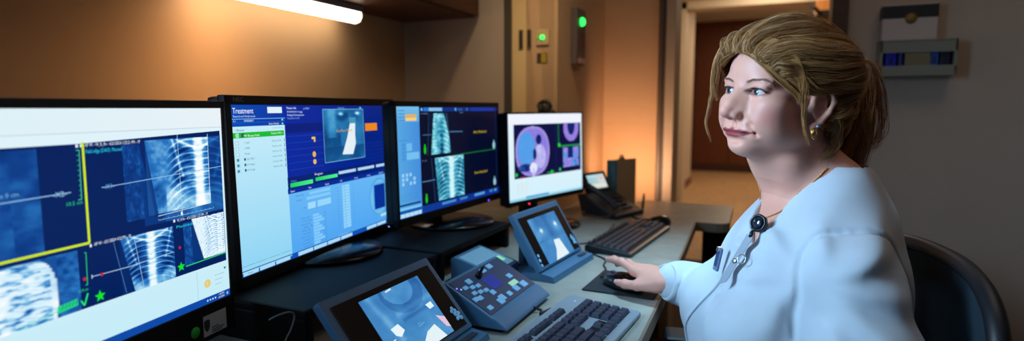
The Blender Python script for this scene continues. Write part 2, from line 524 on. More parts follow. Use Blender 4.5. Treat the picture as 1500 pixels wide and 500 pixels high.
# dark curved headset hung on the cream panel, just above the farthest screen
t = thing('headset', 'dark curved headset standing up behind the top of the farthest monitor', 'headset', (-0.818, 2.18, 1.13))
b = MB(); arc = [(0.024 * math.cos(a), 0, 0.024 * math.sin(a) + 0.030) for a in np.linspace(0.0, PI, 18)]
b.tube(arc, [0.009] * 18, 10); b.build('headband', M_DT := mat('headset_black', (14, 14, 16), 0.5), t)
for s in (-1, 1):
    b = MB(); b.lathe([(0.004, -0.010), (0.020, -0.008), (0.022, 0), (0.018, 0.008), (0.004, 0.010)], (0, 0, 0), 18, Matrix.Translation((s * 0.014, 0, 0.026)) @ Matrix.Rotation(PI / 2, 4, 'Y')); b.build('ear_cushion', mat('cushion_grey', (60, 58, 58), 0.8), t)
b = MB(); b.tube([(0.036, 0.012, 0.0), (0.036, 0.03, 0.01), (0.0, 0.05, 0.03)], 0.004, 8); b.build('hook', M_DARKTRIM, t)

# glove dispenser with a carton on top, on the right wall
t = thing('wall_mounted_dispenser', 'grey wall dispenser holding blue boxes, fixed to the right wall', 'dispenser', (0.530, 2.95, 1.288))
M_DSP = mat('dispenser_grey', (120, 122, 112), 0.5)
b = MB()
b.box((0, -0.006, 0.072), (0.262, 0.012, 0.146)); b.box((0, -0.055, 0.006), (0.262, 0.10, 0.012), bev=0.003); b.box((-0.126, -0.055, 0.072), (0.010, 0.10, 0.146), bev=0.003); b.box((0.126, -0.055, 0.072), (0.010, 0.10, 0.146), bev=0.003)
b.box((0, -0.055, 0.140), (0.262, 0.10, 0.010), bev=0.003); b.box((0, -0.100, 0.026), (0.262, 0.010, 0.030), bev=0.003); b.box((0, -0.100, 0.118), (0.262, 0.010, 0.050), bev=0.003)
b.build('tray', M_DSP, t)
b = MB(); b.box((0.0, -0.097, 0.067), (0.086, 0.008, 0.056), bev=0.002); b.build('centre_panel', mat('dispenser_olive', (112, 104, 78), 0.5), t)
for x, w, c, lab in ((-0.090, 0.036, (12, 22, 190), 'bright blue glove box at the left end of the grey wall dispenser'), (-0.056, 0.012, (40, 66, 150), 'thin dull blue glove box just right of the bright blue one'),
                     (0.058, 0.026, (30, 84, 176), 'medium blue glove box right of the olive panel in the dispenser'), (0.094, 0.032, (14, 22, 56), 'navy glove box at the right end of the grey wall dispenser')):
    g = thing('glove_box', lab, 'box', (0.530 + x, 2.895, 1.301), 0, 'glove boxes in the wall dispenser')
    b = MB(); b.box((0, 0, 0.060), (w, 0.072, 0.118), bev=0.002); b.build('carton', mat('glove_carton', c, 0.5), g)
    b = MB(); b.box((0, -0.0365, 0.05), (w * 0.5, 0.002, 0.03), bev=0.0008); b.build('opening', mat('carton_opening', [v * 0.5 for v in c], 0.7), g)
t = thing('carton', 'white carton with a black top band and gold emblem, standing on the wall dispenser', 'box', (0.499, 2.91, 1.4345))
b = MB(); b.box((0, 0, 0.072), (0.190, 0.07, 0.144), bev=0.002); b.build('body', mat('carton_white', (176, 164, 160), 0.6), t)
b = MB(); b.box((0, -0.001, 0.114), (0.193, 0.071, 0.052), bev=0.002); b.build('top_band', mat('carton_black', (18, 22, 30), 0.5), t)
b = MB(); b.lathe([(0.001, 0), (0.021, 0.0), (0.021, 0.002), (0.001, 0.0025)], (0, 0, 0), 28, Matrix.Translation((0.003, -0.0365, 0.086)) @ Matrix.Rotation(PI / 2, 4, 'X')); b.build('emblem', mat('emblem_gold', (120, 96, 40), 0.5), t)
# ================================================================== lit screens: the picture is built as flat coloured shapes on the panel
_TXT = {}
def text_shape(s):
    """outline of a line of lettering as flat triangles, cap height 1, starting at 0,0"""
    if s in _TXT: return _TXT[s]
    cu = bpy.data.curves.new('lettering', 'FONT'); cu.body = s; cu.resolution_u = 2
    o = bpy.data.objects.new('lettering', cu); COL.objects.link(o)
    dg = bpy.context.evaluated_depsgraph_get(); dg.update()
    me = bpy.data.meshes.new_from_object(o.evaluated_get(dg))
    V = np.zeros(len(me.vertices) * 3); me.vertices.foreach_get('co', V); V = V.reshape(-1, 3)[:, :2] / 0.69
    F = [tuple(p.vertices) for p in me.polygons]
    bpy.data.meshes.remove(me); bpy.data.objects.remove(o); bpy.data.curves.remove(cu)
    w = V[:, 0].max() if len(V) else 0
    _TXT[s] = (V, F, w)
    return _TXT[s]

class Screen:
    """u, v in percent of the picture: u to the right, v downwards"""
    def __init__(s, W, H):
        s.W, s.H = W, H; s.v = []; s.f = []; s.c = []
    def P(s, u, v, L): return (0.00012 * L, (u / 100 - 0.5) * s.W, (0.5 - v / 100) * s.H)
    def poly(s, pts, col, L=1):
        b = len(s.v); s.v += [s.P(u, v, L) for u, v in pts]; s.c += [lin(col)] * len(pts)
        s.f.append(tuple(range(b, b + len(pts)))[::-1])
    def rect(s, u0, v0, u1, v1, col, L=1, col2=None, vert=False):
        s.poly([(u0, v0), (u1, v0), (u1, v1), (u0, v1)], col, L)
        if col2 is not None:
            c2 = lin(col2)
            if vert: s.c[-1] = c2; s.c[-2] = c2
            else: s.c[-2] = c2; s.c[-3] = c2
    def line(s, pts, w, col, L=3):
        """w in percent of the height"""
        a = s.H / s.W
        for (u0, v0), (u1, v1) in zip(pts[:-1], pts[1:]):
            dx, dy = (u1 - u0) / a, v1 - v0; l = math.hypot(dx, dy) or 1
            nx, ny = -dy / l * w / 2 * a, dx / l * w / 2
            s.poly([(u0 + nx, v0 + ny), (u1 + nx, v1 + ny), (u1 - nx, v1 - ny), (u0 - nx, v0 - ny)], col, L)
    def disc(s, u, v, r, col, L=3, n=16, ry=None):
        a = s.H / s.W
        s.poly([(u + r * a * math.cos(2 * PI * i / n), v + (ry or r) * math.sin(2 * PI * i / n)) for i in range(n)], col, L)
    def star(s, u, v, r, col, L=4):
        a = s.H / s.W
        p = [(u + (r if i % 2 == 0 else r * 0.45) * a * math.sin(PI * i / 5), v - (r if i % 2 == 0 else r * 0.45) * math.cos(PI * i / 5)) for i in range(10)]
        for i in range(10): s.poly([(u, v), p[i], p[(i + 1) % 10]], col, L)
    def text(s, t, u, v, h, col, L=4, width=None):
        """v is the baseline; h the cap height in percent; width squeezes to that many percent"""
        V, F, w = text_shape(t)
        kx = h / 100 * s.H
        sx = kx if width is None else width / 100 * s.W / max(w, 1e-6)
        b = len(s.v); x0, y0 = (u / 100 - 0.5) * s.W, (0.5 - v / 100) * s.H
        s.v += [(0.00012 * L, x0 + p[0] * sx, y0 + p[1] * kx) for p in V]; s.c += [lin(col)] * len(V)
        s.f += [tuple(b + i for i in f) for f in F]
    def image(s, u0, v0, u1, v1, A, pal, L=2):
        """A (rows, cols) brightness 0..1 shown through a palette of colours"""
        n, m = A.shape; b = len(s.v)
        pal = np.array([lin(c) for c in pal]); x = np.clip(A, 0, 1) * (len(pal) - 1)
        i = np.minimum(x.astype(int), len(pal) - 2); f = (x - i)[..., None]
        Cc = pal[i] * (1 - f) + pal[i + 1] * f
        for r in range(n):
            for c in range(m):
                s.v.append(s.P(u0 + (u1 - u0) * c / (m - 1), v0 + (v1 - v0) * r / (n - 1), L)); s.c.append(Cc[r, c])
        s.f += [(b + r * m + c, b + (r + 1) * m + c, b + (r + 1) * m + c + 1, b + r * m + c + 1) for r in range(n - 1) for c in range(m - 1)]
    def build(s, m, parent, name='screen', M=None):
        me = bpy.data.meshes.new(name); me.from_pydata(s.v, [], s.f)
        a = me.color_attributes.new('Col', 'FLOAT_COLOR', 'POINT')
        c4 = np.ones((len(s.v), 4), np.float32); c4[:, :3] = np.array(s.c); a.data.foreach_set('color', c4.ravel())
        if M is not None: me.transform(M)
        me.update()
        return link(name, me, m, parent)

def fbm(n, m, f, seed=0, octv=4):
    r = np.random.default_rng(seed); out = np.zeros((n, m)); amp = 1
    for o in range(octv):
        a, b = max(2, int(f * n / m * 2 ** o) + 2), max(2, int(f * 2 ** o) + 2)
        g = r.uniform(-1, 1, (a, b))
        y = np.linspace(0, a - 1.001, n); x = np.linspace(0, b - 1.001, m)
        i, j = y.astype(int), x.astype(int); fy, fx = (y - i)[:, None], (x - j)[None]
        fy = fy * fy * (3 - 2 * fy); fx = fx * fx * (3 - 2 * fx)
        out += amp * ((g[np.ix_(i, j)] * (1 - fx) + g[np.ix_(i, np.minimum(j + 1, b - 1))] * fx) * (1 - fy) + (g[np.ix_(np.minimum(i + 1, a - 1), j)] * (1 - fx) + g[np.ix_(np.minimum(i + 1, a - 1), np.minimum(j + 1, b - 1))] * fx) * fy)
        amp *= 0.55
    return out
XR = [(0, 24, 84), (8, 62, 140), (40, 120, 196), (120, 190, 232), (214, 240, 252), (250, 254, 255)]
XC = [(2, 14, 44), (10, 60, 96), (40, 140, 176), (110, 205, 222), (206, 244, 250)]
def chest(n, m, spine=0.68, ribs=8, seed=1, tilt=0.5, dia=0.78, full=False):
    """front view of ribs, spine and diaphragm"""
    v, u = np.mgrid[0:1:n * 1j, 0:1:m * 1j]
    A = 0.34 + 0.10 * fbm(n, m, 5, seed)
    d = u - spine
    lung = np.exp(-((np.abs(d) - 0.27) / 0.20) ** 4) * (v > 0.12) * np.clip((dia - v + 0.10 * np.cos(np.abs(d) * 9)) * 9, 0, 1)
    A -= 0.22 * lung
    for i in range(ribs):
        for sgn in (-1, 1):
            x = np.clip(-d * sgn if sgn < 0 else d, 0, 1)
            x = np.clip(sgn * d, 0, 1)
            y = 0.07 + i * 0.098 + tilt * x * 0.45 - 0.55 * np.sqrt(np.clip(x, 0, 1)) * 0.42 + 1.1 * x ** 3
            w = 0.013
            A += 0.36 * np.exp(-((v - y) / w) ** 2) * np.exp(-((x - 0.22) / 0.26) ** 4) * (x > 0)
            y2 = 0.16 + i * 0.098 - tilt * x * 0.15 + 1.0 * x * x
            A += 0.16 * np.exp(-((v - y2) / 0.012) ** 2) * np.exp(-((x - 0.26) / 0.24) ** 4) * (x > 0)
    A += 0.52 * np.exp(-(d / 0.075) ** 4) * (0.86 + 0.14 * np.cos(v * 2 * PI * 13)) + 0.14 * np.exp(-((d - 0.05) / 0.16) ** 2)
    for sgn in (-1, 1):       # shoulder blade and collar bone
        x = sgn * d
        A += 0.38 * np.exp(-((v - (0.02 + 0.45 * (0.34 - x))) / 0.022) ** 2) * ((x > 0.05) & (x < 0.36))
        A += 0.30 * np.exp(-((x - (0.42 - 0.28 * v)) / 0.020) ** 2) * (v < 0.55)
    A += 0.24 * np.clip((v - dia + 0.05 - 0.10 * np.cos(np.abs(d + 0.05) * 8)) * 10, 0, 1) * (np.abs(d) < 0.55) * (0.8 + 0.4 * fbm(n, m, 6, seed + 3))
    return A + 0.05 * fbm(n, m, 16, seed + 7)
def cloth(n, m, seed, lo=0.16, amp=0.06):
    return lo + amp * fbm(n, m, 10, seed) + amp * 0.6 * fbm(n, m, 3, seed + 1)
def clipmask(A, fn, val=0.02):
    n, m = A.shape; v, u = np.mgrid[0:1:n * 1j, 0:1:m * 1j]
    return np.where(fn(u, v), A, val)

NAVY, PANEL = (0, 30, 92), (236, 247, 253)
def screen_planning(W, H):
    s = Screen(W, H)
    s.rect(0, 0, 100, 100, (226, 243, 250), 0, (196, 236, 248), True)
    s.rect(0, 0, 100, 9.5, (214, 240, 247), 1, (232, 242, 247)); s.rect(0, 9.5, 100, 9.9, (200, 214, 226), 2); s.rect(0, 0, 8, 9.5, (210, 238, 246), 1)
    s.rect(0, 14.0, 99.2, 80.6, NAVY, 1); s.poly([(57, 13.9), (99.2, 11.6), (99.2, 14.2), (57, 14.2)], NAVY, 1)
    # upper left view
    s.image(0, 15, 47, 54, cloth(70, 80, 3, 0.20, 0.07), XR, 2)
    v, u = np.mgrid[0:1:60j, 0:1:60j]
    s.image(0, 25, 41.2, 54, np.where((u - 0.0) ** 2 / 0.86 + (v - 0.75) ** 2 / 0.20 < 1, 0.52 + 0.2 * fbm(60, 60, 6, 9), 0.24 + 0.05 * fbm(60, 60, 8, 8)), XR, 3)
    s.line([(0, 34.6), (53.6, 32.8)], 0.35, (150, 200, 236), 4); s.text('-X2-', 49.6, 33.9, 2.0, (150, 200, 236), 5)
    s.text('Pinned at 0 cm', 35, 31.5, 1.6, (120, 180, 230), 5)
    s.line([(55.4, 16.5), (56.2, 16.5), (55.9, 36.2), (55.1, 36.2)], 0.35, (70, 190, 150), 4)
    for k in range(9): s.line([(55.5, 18.5 + 2 * k), (56.1, 18.5 + 2 * k)], 0.22, (70, 190, 150), 4)
    s.text('10.5 cm', 52.2, 38.0, 1.5, (40, 200, 130), 5)
    s.line([(57.1, 13.4), (56.9, 54.3)], 1.0, (206, 230, 30), 5); s.line([(0, 54.3), (57.0, 54.3)], 1.0, (206, 230, 30), 5)
    # upper right view
    s.text('AP W - W_R_Rv - 6/21/2024 1:23:21 PM - 1P', 57.5, 15.3, 1.35, (226, 240, 252), 6, 14.5)
    s.rect(55.4, 14.2, 56.0, 15.4, (220, 236, 250), 6); s.rect(56.4, 14.2, 56.8, 15.4, (220, 236, 250), 6)
    s.text('Field edge (DAO): Planned', 57.6, 18.0, 1.55, (40, 206, 240), 6, 9.2)
    s.image(66.9, 15.5, 73, 49.2, cloth(60, 24, 5, 0.18, 0.07), XR, 2)
    big = chest(120, 96, 0.62, 8, 11, 0.55, 0.74)
    big = clipmask(big, lambda u, v: u > 0.06 + 0.18 * v, 0.12)
    dk = big.copy(); dk = 0.10 + 0.30 * dk
    s.image(71.9, 14.2, 99.2, 52.8, dk, XR, 2)
    n, m = big.shape
    s.image(73.3, 14.4, 94.4, 48.4, np.clip(chest(130, 110, 0.82, 8, 12, 0.5, 0.80) * 1.02 + 0.05, 0, 1), XR, 3)
    s.poly([(73.3, 14.4), (75.9, 48.6), (73.3, 48.6)], (24, 78, 150), 4)
    s.poly([(71.5, 14.2), (73.2, 14.2), (76.2, 49.6), (75.2, 49.6)], (4, 36, 100), 4)
    s.line([(60.9, 32.6), (66, 32.4), (99, 30.2)], 0.28, (150, 204, 240), 5); s.text('-X1-', 61.4, 33.4, 1.9, (110, 170, 226), 5)
    s.line([(83.6, 12), (83.8, 52)], 0.2, (190, 226, 246), 5); s.line([(94.3, 13), (94.0, 48.3), (75.9, 49.4)], 0.25, (220, 240, 250), 5)
    for k in range(13): s.line([(76 + k * 1.6, 50.8 - k * 0.03), (76 + k * 1.6, 51.4)], 0.2, (150, 200, 236), 5)
    s.line([(76, 51.4), (95, 51.2)], 0.2, (150, 200, 236), 5); s.rect(83.3, 49.6, 83.9, 51.4, (230, 242, 252), 5)
    # lower right views
    s.text('W_R Rv - 6/21/2024 1:23 PM - 1P', 81.8, 54.0, 1.25, (226, 240, 252), 6, 11.0); s.rect(80.6, 52.7, 81.2, 54.0, (220, 236, 250), 6)
    s.text('AP W - 6/21/2024 4:52 PM - 1P', 58.0, 56.0, 1.3, (226, 240, 252), 6, 9.6); s.rect(56.9, 55.0, 57.4, 56.2, (220, 236, 250), 6)
    mid = clipmask(chest(110, 90, 0.55, 8, 21, 0.5, 0.88), lambda u, v: u > 0.02 + 0.20 * v, 0.06)
    s.image(64.4, 55.7, 80.4, 80.6, mid * 0.95, XR, 2)
    s.line([(62.8, 55.8), (65.4, 80)], 0.18, (90, 150, 210), 5); s.line([(68.4, 55.8), (70.4, 80)], 0.18, (200, 226, 246), 5)
    s.line([(56.9, 68.4), (66.4, 68.8), (80, 68.0)], 0.3, (170, 206, 236), 5); s.rect(56.8, 67.6, 57.0, 69.2, (190, 220, 240), 5)
    s.text('Planned', 81.4, 57.2, 1.3, (40, 206, 220), 6, 5.5)
    s.image(83.8, 55.6, 87.5, 77.0, cloth(40, 20, 6, 0.22, 0.07), XR, 2)
    vv, uu = np.mgrid[0:1:90j, 0:1:70j]
    edge = chest(90, 70, 0.85, 9, 33, 0.5, 0.80); hi = edge - (np.roll(edge, 2, 0) + np.roll(edge, -2, 0) + np.roll(edge, 2, 1) + np.roll(edge, -2, 1)) / 4
    emb = np.clip(0.90 + hi * 2.2 - 0.12 * np.abs(fbm(90, 70, 26, 6)), 0, 1)
    s.image(86.6, 54.4, 99.0, 76.0, clipmask(emb, lambda u, v: u > 0.02 + 0.30 * v, 0.12), XR, 3)
    s.line([(84, 76.9), (99, 76.4)], 0.5, (40, 210, 110), 5)
    for (u_, v_) in ((82.2, 66.8), (55.1, 68.5), (59.3, 68.6)): s.disc(u_, v_, 0.7, (206, 30, 60), 6)
    s.star(58.5, 77.4, 2.5, (20, 226, 40), 6); s.star(82.3, 76.3, 2.4, (20, 226, 40), 6)
    s.line([(53.9, 76.8), (54.6, 79.2), (55.6, 74.6)], 0.7, (40, 226, 110), 6)
    s.line([(55.5, 57.9), (55.9, 57.9), (55.7, 71.1), (55.2, 71.1)], 0.35, (40, 200, 120), 5); s.text('10.8 cm', 53.4, 73.4, 1.2, (40, 200, 130), 5, 2.4)
    # lower left view: side view of a chest
    s.image(38, 56.2, 54.0, 80.6, cloth(60, 40, 7, 0.30, 0.08), XR, 2)
    vv, uu = np.mgrid[0:1:110j, 0:1:110j]
    lat = 0.84 + 0.10 * fbm(110, 110, 7, 13) - 0.42 * np.clip(fbm(110, 110, 22, 14) + 0.1, 0, 1) * (np.abs(uu - 0.86) < 0.11)
    for k in range(9): lat -= 0.10 * np.exp(-((vv - (0.0 + 0.11 * k + 3.0 * (uu - 0.80) * (0.97 - uu) + 0.9 * (uu - 0.8))) / 0.010) ** 2) * (uu < 0.96) * (uu > 0.79)
    lat += 0.2 * np.exp(-((uu - 0.72 - 0.04 * np.sin(vv * 40)) / 0.03) ** 2)
    lat -= 0.16 * np.exp(-((np.hypot((uu - 0.90) / 0.10, (vv - 1.0) / 0.26) - 1) / 0.06) ** 2)
    s.image(0, 56.6, 49.2, 80.6, np.where(uu < 0.915 + 0.085 * np.sqrt(np.clip(1 - ((vv - 0.62) / 0.62) ** 2, 0, 1)), lat, 0.24), XR, 3)
    s.poly([(48.6, 76.2), (53.2, 75.4), (53.2, 78.2), (48.6, 79.0)], (36, 206, 130), 5)
    for k in range(5): s.line([(49.4 + k * 0.8, 77.9 - k * .1), (49.9 + k * 0.8, 76.3 - k * .1)], 0.3, (20, 120, 120), 6)
    s.line([(40, 79.6), (48.6, 78.0)], 0.3, (60, 220, 190), 5)
    # bottom panel and task bar
    for k in range(4): s.rect(20, 84 + 3 * k, 37 - 3 * k, 84.5 + 3 * k, (120, 170, 190), 2)
    s.rect(87.5, 81.6, 87.7, 96, (176, 206, 222), 3); s.disc(91.3, 89.4, 2.2, (226, 206, 120), 4); s.text('!', 91.0, 90.4, 2.0, (250, 250, 240), 5)
    for k in range(3): s.rect(94.2, 86.5 + 2.4 * k, 98.0 - 0.7 * k, 86.8 + 2.4 * k, (150, 190, 200), 3)
    s.poly([(97.8, 83.8), (98.9, 83.8), (98.35, 85.2)], (30, 120, 90), 4)
    s.rect(0, 96.4, 100, 100, (14, 74, 168), 3)
    s.text('1:48 PM', 95.3, 97.9, 1.0, (226, 240, 250), 5, 2.2); s.text('6/21/2024', 95.2, 99.4, 1.0, (226, 240, 250), 5, 2.4)
    for k in range(4): s.disc(91.0 + k * 1.0, 98.3, 0.5, (200, 226, 246), 5)
    s.rect(98.5, 97.6, 99.2, 99.0, (150, 190, 230), 5)
    return s

def screen_treatment(W, H):
    s = Screen(W, H)
    B1, B2 = (6, 44, 150), (4, 32, 116)
    s.rect(0, 0, 100, 100, (128, 204, 250), 0, (78, 164, 242), True)
    s.rect(24, 0, 100, 54.5, (4, 40, 158), 1, (6, 34, 120)); s.rect(0, 0, 24.8, 12.5, (6, 74, 178), 1, (6, 50, 160))
    s.text('Treatment', 0.6, 5.0, 3.2, (240, 248, 255), 5, 9.0); s.text('Record and Verify mode', 0.7, 7.2, 1.2, (200, 226, 248), 5, 9.6)
    s.rect(16.2, 1.2, 23.4, 5.0, (226, 242, 250), 3); s.rect(0, 8.0, 24.8, 8.4, (120, 180, 230), 3); s.rect(0, 10.2, 24.8, 10.5, (20, 100, 190), 3)
    s.text('A 1', 0.6, 9.9, 1.1, (200, 226, 248), 5); s.text('0000001', 5.2, 9.9, 1.2, (210, 230, 250), 5, 4.2); s.text('Show Details', 16.4, 12.0, 1.2, (220, 236, 250), 5, 5)
    for v_ in (9.6, 12.0): s.poly([(22.6, v_), (23.3, v_ - 1.2), (24.0, v_)], (120, 226, 226), 5)
    s.rect(0, 12.6, 24.4, 98, (196, 236, 250), 2, (142, 212, 244), True)
    s.text('1 Breast', 0.8, 15.2, 1.3, (40, 80, 110), 5, 4.2); s.rect(18.2, 14.0, 23.2, 14.3, (150, 190, 200), 5)
    s.rect(0, 16.0, 23.8, 19.2, (24, 186, 50), 4)
    s.text('MV Breast Field', 4.6, 18.6, 1.3, (230, 250, 236), 6, 7.0); s.text('Machine MV x', 17.2, 18.0, 1.2, (230, 250, 236), 6, 5.6); s.rect(1.2, 16.3, 2.6, 19.0, (150, 226, 190), 6); s.rect(3.6, 16.6, 5.0, 18.8, (50, 90, 90), 5)
    for k, t in enumerate(('1 LAO', '2 MPR', 'Portal', '3D CBCT', 'kV Image', 'kV Image')):
        v_ = 22.6 + k * 3.2
        s.rect(0.9, v_ - 1.6, 2.4, v_ + 0.6, (160, 214, 230), 3); s.disc(1.6, v_ - 0.5, 0.8, (226, 240, 240) if k < 3 else (60, 120, 150), 4)
        if k > 2: s.rect(4.2, v_ - 1.3, 5.0, v_ + 0.2, (40, 110, 110), 4)
        s.text(t, 4.6 if k < 3 else 5.4, v_, 1.15, (70, 120, 140), 5); s.text('Machine 018', 17.4, v_ + 0.1, 1.0, (70, 130, 150), 5, 4.6); s.rect(23.6, v_ - 1.6, 23.9, v_ + 0.6, (40, 90, 130), 4)
    for k in range(4): s.rect(0.4 + k * 6.0, 94.0, 5.9 + k * 6.0, 96.4, (150, 214, 240), 3); s.line([(0.4 + k * 6.0, 94), (5.9 + k * 6, 94)], 0.25, (80, 150, 190), 4)
    s.rect(0, 96.6, 100, 97.1, (10, 80, 160), 3); s.rect(0, 97.1, 100, 100, (12, 84, 186), 2)
    for u0, u1 in ((0.6, 7.4), (8, 15.2), (15.8, 23.2), (27.6, 36.2), (36.8, 45.0), (45.6, 54), (54.6, 62.8), (74.4, 82.6), (83.2, 91)): s.rect(u0, 97.2, u1, 99.7, (168, 218, 246), 4)
    s.text('Cancel', 2.6, 99.0, 1.0, (40, 90, 120), 5)
    # upper right: patient and room camera
    s.text('Patient Info', 25.8, 2.6, 1.5, (220, 236, 250), 5); s.text('pt 00001', 35, 2.8, 1.3, (150, 190, 240), 5)
    for k, w in enumerate((8.5, 9.4, 6.6)): s.text(('00 00 00 00 (1 Lung)', 'Multiple Prescriptions', 'Total Fx: 0 of 0')[k], 25.9, 4.9 + 2.1 * k, 1.25, (200, 226, 250) if k < 2 else (130, 180, 240), 5, w)
    s.rect(25, 12, 46, 18, (3, 30, 122), 2); s.rect(76, 10, 99, 28, (3, 34, 130), 2)
    for k in range(6): s.rect(25.5, 20 + k * 4.4, 46.2, 20.3 + k * 4.4, (20, 70, 186), 3); s.rect(76, 30 + k * 3, 99, 30.2 + k * 3, (14, 60, 176), 3)
    s.rect(76.8, 14.2, 86.8, 20.2, (238, 136, 30), 4)
    s.poly([(39.0, 21.6), (41.2, 21.6), (41.2, 25.2), (40.3, 25.2), (40.3, 23.2), (39.0, 23.2)], (230, 200, 90), 4); s.disc(40.1, 33.6, 1.9, (236, 180, 80), 4, ry=2.0); s.disc(40.2, 38.8, 1.8, (236, 186, 110), 4)
    v, u = np.mgrid[0:1:70j, 0:1:60j]
    A = 0.36 + 0.06 * fbm(70, 60, 4, 4) + 0.20 * np.exp(-((u - 0.2) / 0.10) ** 4) * (v < 0.55) - 0.16 * np.exp(-((v - 0.55) / 0.2) ** 2) * (u < 0.4)
    A -= 0.22 * np.exp(-((np.hypot((u - 0.45) * 1.0, (v - 0.14) * 1.4)) / 0.14) ** 4) + 0.14 * np.exp(-((u - 0.78) / 0.10) ** 2 - ((v - 0.12) / 0.12) ** 2)
    for cu_, cv_ in ((0.42, 0.09), (0.84, 0.08)): A += 0.7 * np.exp(-((u - cu_) / 0.06) ** 2 - ((v - cv_) / 0.03) ** 2)
    A -= 0.10 * (v > 0.72)
    s.image(46.6, 2.8, 75.5, 40.8, A, [(4, 30, 70), (16, 80, 140), (50, 140, 196), (130, 206, 236), (236, 248, 252)], 3)
    s.poly([(65.0, 13.5), (69.0, 13.5), (68.6, 22), (68.8, 29), (66.4, 37.2), (58.6, 36.4), (62.6, 24)], (228, 240, 246), 5); s.poly([(64.4, 9.0), (69.6, 9.0), (69.2, 13.8), (64.8, 13.8)], (70, 150, 186), 5)
    s.line([(46.6, 2.8), (75.5, 2.8), (75.5, 40.8), (46.6, 40.8), (46.6, 2.8)], 0.4, (120, 190, 230), 6)
    s.text('Dry Run Mode', 55.0, 19.6, 2.0, (206, 170, 60), 6, 11.5); s.text('Room View', 57, 2.4, 1.2, (130, 190, 236), 5); s.poly([(72.6, 2.2), (73.4, 0.8), (74.2, 2.2)], (120, 226, 226), 5)
    # progress strip
    s.rect(24.2, 46.6, 98.6, 54.2, B2, 2); s.text('Prepare', 26, 50.0, 1.2, (90, 150, 220), 5); s.text('Program', 39.6, 48.4, 1.6, (226, 240, 250), 5, 5)
    s.rect(25.5, 50.6, 38.4, 53.4, (30, 206, 96), 4, (70, 240, 140)); s.rect(40, 49.9, 54.3, 52.4, (30, 206, 96), 4, (80, 240, 150))
    for u0, u1 in ((55.2, 67.8), (69.4, 82.8), (84.5, 97.7)): s.rect(u0, 48.6, u1, 50.8, (176, 214, 244), 4)
    for k in range(7): s.text(('Beam', 'Plan', 'Ready', 'MV', 'Gantry', 'Couch', 'Beam On')[k], 25.4 + 10.2 * k, 56.6, 1.3, (206, 228, 250), 5)
    s.rect(24.0, 54.2, 98.6, 57.4, B1, 3)
    # lower right: machine parameters
    LT, DT = (132, 202, 250), (56, 118, 190)
    s.text('Machine type', 28, 60.2, 1.1, DT, 5); s.text('Technique', 28, 63.4, 1.1, DT, 5); s.rect(36, 58.8, 49, 60.8, LT, 4); s.rect(34, 62.0, 49, 64.0, LT, 4); s.rect(34.6, 66.0, 39.2, 70.4, (160, 218, 250), 4); s.rect(40.4, 66.0, 49, 70.4, (150, 214, 250), 4); s.text('MU', 32, 69.4, 1.2, DT, 5)
    for k, t in enumerate(('Gantry Rtn', 'Coll Rtn', 'Field X', 'X1', 'X2', 'Field Y', 'Couch Vrt', 'Couch Lng', 'Couch Lat', 'Couch Rtn')):
        v_ = 76.2 + k * 2.15
        s.text(t, 30 + (k % 2), v_, 1.0, DT, 5, 5.4); s.rect(37.2, v_ - 1.4, 41 + (k % 3) * 1.6, v_ + 0.3, LT, 4); s.text('000.0', 43.8, v_, 0.9, (50, 120, 190), 5)
    for k in range(15):
        v_ = 61.0 + k * 2.2
        s.text('0.0', 53.5, v_, 0.9, DT, 5); s.rect(57.0, v_ - 1.5, 62.4, v_ + 0.3, (150, 214, 250), 4); s.text('00.0', 58.2, v_, 0.9, (70, 140, 200), 5); s.text('cm', 64.6, v_, 0.9, DT, 5)
    s.rect(53, 96, 60, 96.4, LT, 4)
    s.disc(86.3, 75.6, 16.3, (84, 164, 226), 3, 28, 16.0); s.disc(86.3, 75.6, 14.6, (112, 190, 240), 4, 28, 14.2); s.rect(80.9, 64.0, 92.0, 87.4, (84, 168, 232), 4); s.rect(81.8, 65.4, 91.2, 85.6, (6, 48, 150), 5)
    s.rect(86.6, 90.6, 98.2, 93.0, (168, 220, 240), 4)
    return s

